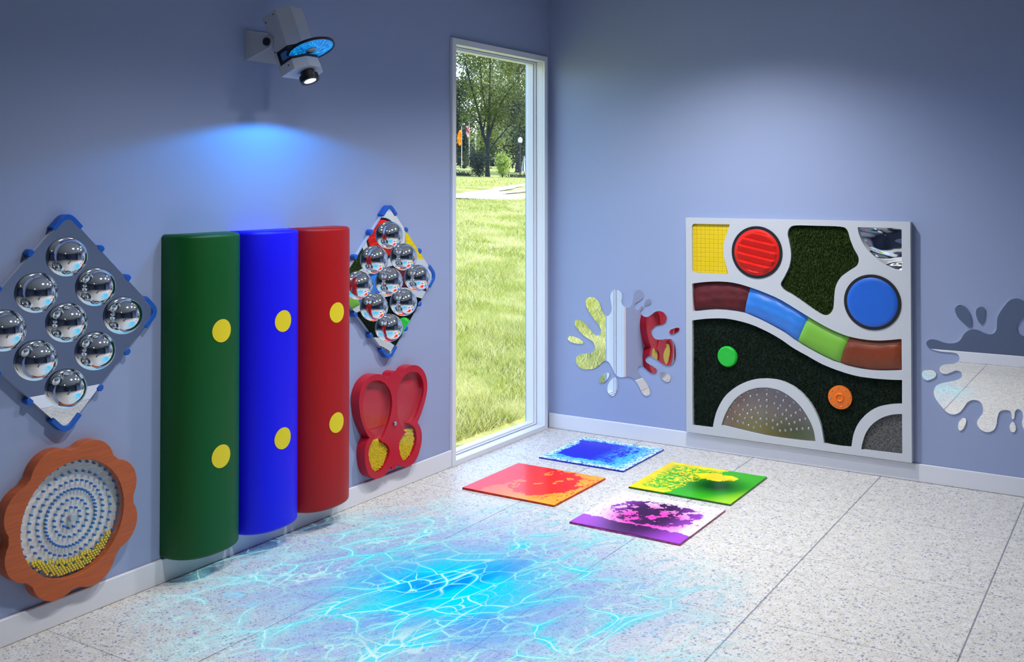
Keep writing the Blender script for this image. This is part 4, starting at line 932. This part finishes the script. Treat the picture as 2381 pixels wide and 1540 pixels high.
# the big branching tree in the middle
limbs = [[(0, 0, .17), (-.02, .5, .13), (.0, 1.6, .12), (.02, 2.4, .11), (.06, 3.3, .09), (.1, 4.6, .06), (.15, 7, .03)],
         [(-.02, 1.7, .10), (-.32, 2.6, .09, .2), (-.55, 3.8, .07, .3), (-.95, 5.2, .05, .2), (-1.5, 7.4, .02, .3)],
         [(.02, 2.2, .08), (.35, 3.2, .07, -.2), (.75, 4.2, .05, -.3), (1.4, 5.2, .035, -.3), (2.2, 6.4, .02, -.4)],
         [(-.3, 2.5, .06), (-.1, 3.6, .055, .3), (-.35, 5.2, .04, .3), (-.5, 7.4, .02, .3)],
         [(-.4, 3.0, .05), (-1.1, 3.8, .04, -.2), (-1.9, 4.8, .025, -.4)],
         [(.03, 1.4, .05), (.5, 2.1, .04, .2), (1.2, 2.9, .03, .3), (1.9, 3.9, .02, .3)]]
tree('shade_tree', 'tall branching shade tree with dark trunk seen through the window', mx(1134, 59), 59, limbs, blob(46, -3.4, 3.6, 3.0, 8.6, -1.8, 1.6, 3), 15000, .072, 0, (.42, .42, .34), 21)
bgt = [(1068, 104, 1.2, 12, 2, 'pale leafed tree behind the flagpoles'), (1120, 97, 2.2, 14, 0, 'mid green tree behind the big trunk'), (1165, 88, 2.0, 13, 1, 'light green tree behind the lime shrub'), (1205, 74, 1.6, 13, 3, 'silvery drooping tree behind the lamp post'),
       (1240, 68, 1.3, 12, 2, 'dark evergreen tree at the right window edge'), (1145, 132, 3.5, 14, 2, 'dark distant tree closing the view behind the trunk'), (1082, 144, 3.6, 13, 2, 'dark distant tree behind the yellow flag'), (1206, 156, 4.2, 14, 2, 'dark distant tree behind the silvery one'), (1036, 118, 3.0, 13, 0, 'leafy tree at the left window edge'), (1266, 147, 3.8, 14, 0, 'leafy tree far behind the closed parasol')]
for i, (px, d, r_, h_, m, lab) in enumerate(bgt):
    lo = (.2 if i in (5, 6, 7, 9) else .9) if m != 3 else 1.6
    tree('park_tree', lab, mx(px, d), d, [[(0, 0, .25), (.05, 1.5, .2), (-.1, 4, .14), (.1, 8, .06)]], blob(26, -r_, r_, lo, h_, -1.5, 1.5, 40 + i) + (blob(22, -r_, r_, .1, 2.6, -1, 1, 90 + i) if i in (5, 6, 7, 8, 9) else []), 10000, .125, m, (.55, .55, .5), 60 + i, 'trees of the park', .8 if m == 3 else 0)
# shrubs in front of the trunk
def shrub(label, px, d, wd, h_, n, size, mat, seed, up):
    bx, by, bz = spot(mx(px, d), d); t = thing('garden_shrub', label, 'shrub', (bx, by, bz), 'shrubs by the big tree')
    r = np.random.default_rng(seed); bm = bmesh.new(); cs = []
    for i in range(16):
        a = r.uniform(0, 2 * pi); tip = (bx + math.cos(a) * wd * r.uniform(.1, .55), by + math.sin(a) * wd * r.uniform(.1, .55), bz + h_ * r.uniform(.65, 1))
        add_tube(bm, [(bx, by, bz - .05), ((bx * .5 + tip[0] * .5), (by * .5 + tip[1] * .5), bz + h_ * .45), tip], [.02, .013, .006], 5)
        for f in (.3, .5, .7, .85, 1): cs.append((bx + (tip[0] - bx) * f, by + (tip[1] - by) * f, bz + (tip[2] - bz) * f))
    from_bm('stems', bm, BARK, t, smooth=60)
    V = leaf_cloud(cs, (wd * .16, wd * .16, h_ * .10), n, size, seed, -up)
    from_np('foliage', V, np.arange(len(V)).reshape(-1, 4), LEAFS[mat], t)
shrub('dark glossy shrub in front of the big tree trunk', 1114, 57, 1.15, 1.45, 2200, .06, 2, 5, 0)
shrub('lime green upright shrub right of the big tree trunk', 1168, 58, .85, 1.25, 1800, .075, 4, 6, 1.2)
for px, d, w_, h_, lab in ((1078, 80, .7, .35, 'low clipped bush beneath the yellow flag'), (1098, 92, .6, .35, 'low clipped bush beneath the white flag')): shrub(lab, px, d, w_, h_, 500, .06, 2, px, 0)
V = leaf_cloud([spot(mx(px, 58.5), 58.5) for px in list(range(1040, 1092, 4)) + list(range(1192, 1250, 4))], (.25, .25, .10), 2600, .06, 77, -1)
tag(from_np('border_plants', V, np.arange(len(V)).reshape(-1, 4), LEAFS[2]), 'low dark border plants along the shaded edge of the lawn', 'plants', kind='stuff')
TL = []
for a in np.arange(-75, 76, 1.5):
    for q in range(3):
        x_, y_, z_ = spot(a + R_.uniform(-1, 1), 176 + R_.uniform(-3, 3)); TL.append((x_, y_, z_ + R_.uniform(.3, 9 + 3 * math.sin(a * .21) + 2 * math.sin(a * .53))))
V = leaf_cloud(TL, (1.3, 1.3, 1.5), 26000, .42, 99)
tag(from_np('distant_treeline', V, np.arange(len(V)).reshape(-1, 4), LEAFS[2]), 'distant dark line of trees closing off the park', 'trees', kind='stuff')
# lamp post
bx, by, bz = spot(mx(1209.5, 60), 60)
lp = thing('lamp_post', 'black park lamp post with a white globe, right of the shrubs', 'lamp post', (bx, by, bz))
tube('post', [(bx, by, bz - .1), (bx, by, bz + .3), (bx, by, bz + 2.0)], [.05, .033, .03], plain('black_iron', s(28, 28, 30), .5), lp)
tube('collar', [(bx, by, bz + 2.0), (bx, by, bz + 2.04)], [.09, .09], plain('black_iron_collar', s(28, 28, 30), .5), lp)
tube('globe', [(bx, by, bz + 2.041)] + [(bx, by, bz + 2.05 + .32 * f) for f in (.1, .3, .5, .7, .85, .96, 1)], [.10, .115, .13, .135, .12, .085, .035, .004], plain('white_globe', s(236, 232, 232), .4), lp, 20)
# flags
def flag(px, d, h_, top, drop, wd, cols, label):
    bx, by, bz = spot(mx(px, d), d); t = thing('flagpole', label, 'flag', (bx, by, bz), 'limp flags on poles')
    tube('pole', [(bx, by, bz - .1), (bx, by, bz + h_)], [.035, .025], plain('pole_grey', s(190, 190, 196), .4), t, 8)
    bm = bmesh.new(); g = []
    for i in range(11):
        f = i / 10; row = []
        for j in range(9):
            v = j / 8; wid = wd * (.35 + .65 * math.sin(pi * min(1, f * .8 + .1)))
            a = -v * wid; dp = .06 * math.sin(v * 9 + f * 3)
            row.append(bm.verts.new((bx + RT[0] * a + FW[0] * dp, by + RT[1] * a + FW[1] * dp, bz + top - drop * f - .3 * v * wd)))
        g.append(row)
    for i in range(10):
        for j in range(8): bm.faces.new([g[i][j], g[i + 1][j], g[i + 1][j + 1], g[i][j + 1]])
    k = NT('flag_cloth'); p = k.obj(); x, y, z = k.sep(p)
    c = k.mix(k.step(k.noise(p, 2.2, 2), .45, .55), cols[0], cols[1])
    sh = k.bsdf(Base_Color=c, Roughness=.7); tr = k.n('ShaderNodeBsdfTranslucent', {'Color': c}).outputs[0]
    from_bm('flag_cloth', bm, k.done(k.n('ShaderNodeMixShader', {0: .5, 1: sh, 2: tr}).outputs[0]), t, smooth=180)
flag(1073.5, 79, 3.3, 3.05, 1.2, .36, (s(250, 190, 20), s(246, 130, 20)), 'flagpole with a limp yellow and orange flag')
flag(1091, 82, 3.9, 3.5, .95, .24, (s(206, 30, 50), s(240, 220, 224)), 'flagpole with a limp red and white flag')
flag(1106.5, 80, 3.1, 2.8, .75, .15, (s(240, 240, 240), s(120, 140, 130)), 'flagpole with a limp white flag')
# folded parasol
bx, by, bz = spot(mx(1219, 64), 64)
pp = thing('folded_parasol', 'folded white and dark striped parasol at the right window edge', 'parasol', (bx, by, bz))
tube('pole', [(bx, by, bz - .1), (bx, by, bz + 1.35)], [.02, .02], BARK, pp, 8)
k = NT('striped_canvas'); p = k.obj(); x, y, z = k.sep(p)
st = k.step(k.math('SINE', k.math('MULTIPLY', k.math('ARCTAN2', y, x), 5)), -.1, .1)
CANV = k.done(k.bsdf(Base_Color=k.mix(st, s(60, 62, 72), s(232, 234, 238)), Roughness=.8))
tube('canopy', [(bx, by, bz + h) for h in (.32, .5, .8, 1.1, 1.3)], [.16, .15, .11, .06, .015], CANV, pp, 16)

# ------------------------------------------------------------------ daylight
w = bpy.data.worlds.new('daylight'); scene.world = w; w.use_nodes = True
nt = w.node_tree; bgn = nt.nodes['Background']
sky = nt.nodes.new('ShaderNodeTexSky'); sky.sky_type = 'NISHITA'; sky.sun_disc = False; sky.sun_elevation = math.radians(52); sky.sun_rotation = math.radians(20); sky.air_density = 1.0; sky.dust_density = .8; sky.ozone_density = 2.0
nt.links.new(sky.outputs[0], bgn.inputs[0]); bgn.inputs[1].default_value = SKY_S
S = bpy.data.lights.new('sun', 'SUN'); S.energy = SUN_E; S.color = (1, .96, .86); S.angle = math.radians(.6)
o = bpy.data.objects.new('sun', S); COL.objects.link(o); o.location = (-10, 20, 30)
o.rotation_euler = Vector((-.12, -.50, -.84)).to_track_quat('-Z', 'Y').to_euler()

# ------------------------------------------------------------------ camera
cd = bpy.data.cameras.new('camera'); cam = bpy.data.objects.new('camera', cd); COL.objects.link(cam)
cd.sensor_fit = 'HORIZONTAL'; cd.sensor_width = 36; cd.lens = 36 * 2382.2 / 2381
cd.shift_x = -(1194.9 - 1190.5) / 2381; cd.shift_y = (385.8 - 770) / 2381
cd.clip_start = .01; cd.clip_end = 600
cam.location = (3.3959, -5.8271, 1.6)
fwd = Vector((-math.sin(YAW) * math.cos(.01662), math.cos(YAW) * math.cos(.01662), math.sin(.01662)))
cam.rotation_euler = fwd.to_track_quat('-Z', 'Y').to_euler()
scene.camera = cam
scene.view_settings.view_transform = 'Standard'
scene.view_settings.look = 'None'
scene.view_settings.exposure = EXPO
scene.cycles.use_denoising = True; scene.cycles.use_adaptive_sampling = True; scene.cycles.adaptive_threshold = .04
scene.cycles.max_bounces = 8; scene.cycles.glossy_bounces = 7; scene.cycles.diffuse_bounces = 3; scene.cycles.transparent_max_bounces = 16
scene.cycles.sample_clamp_indirect = 6.0
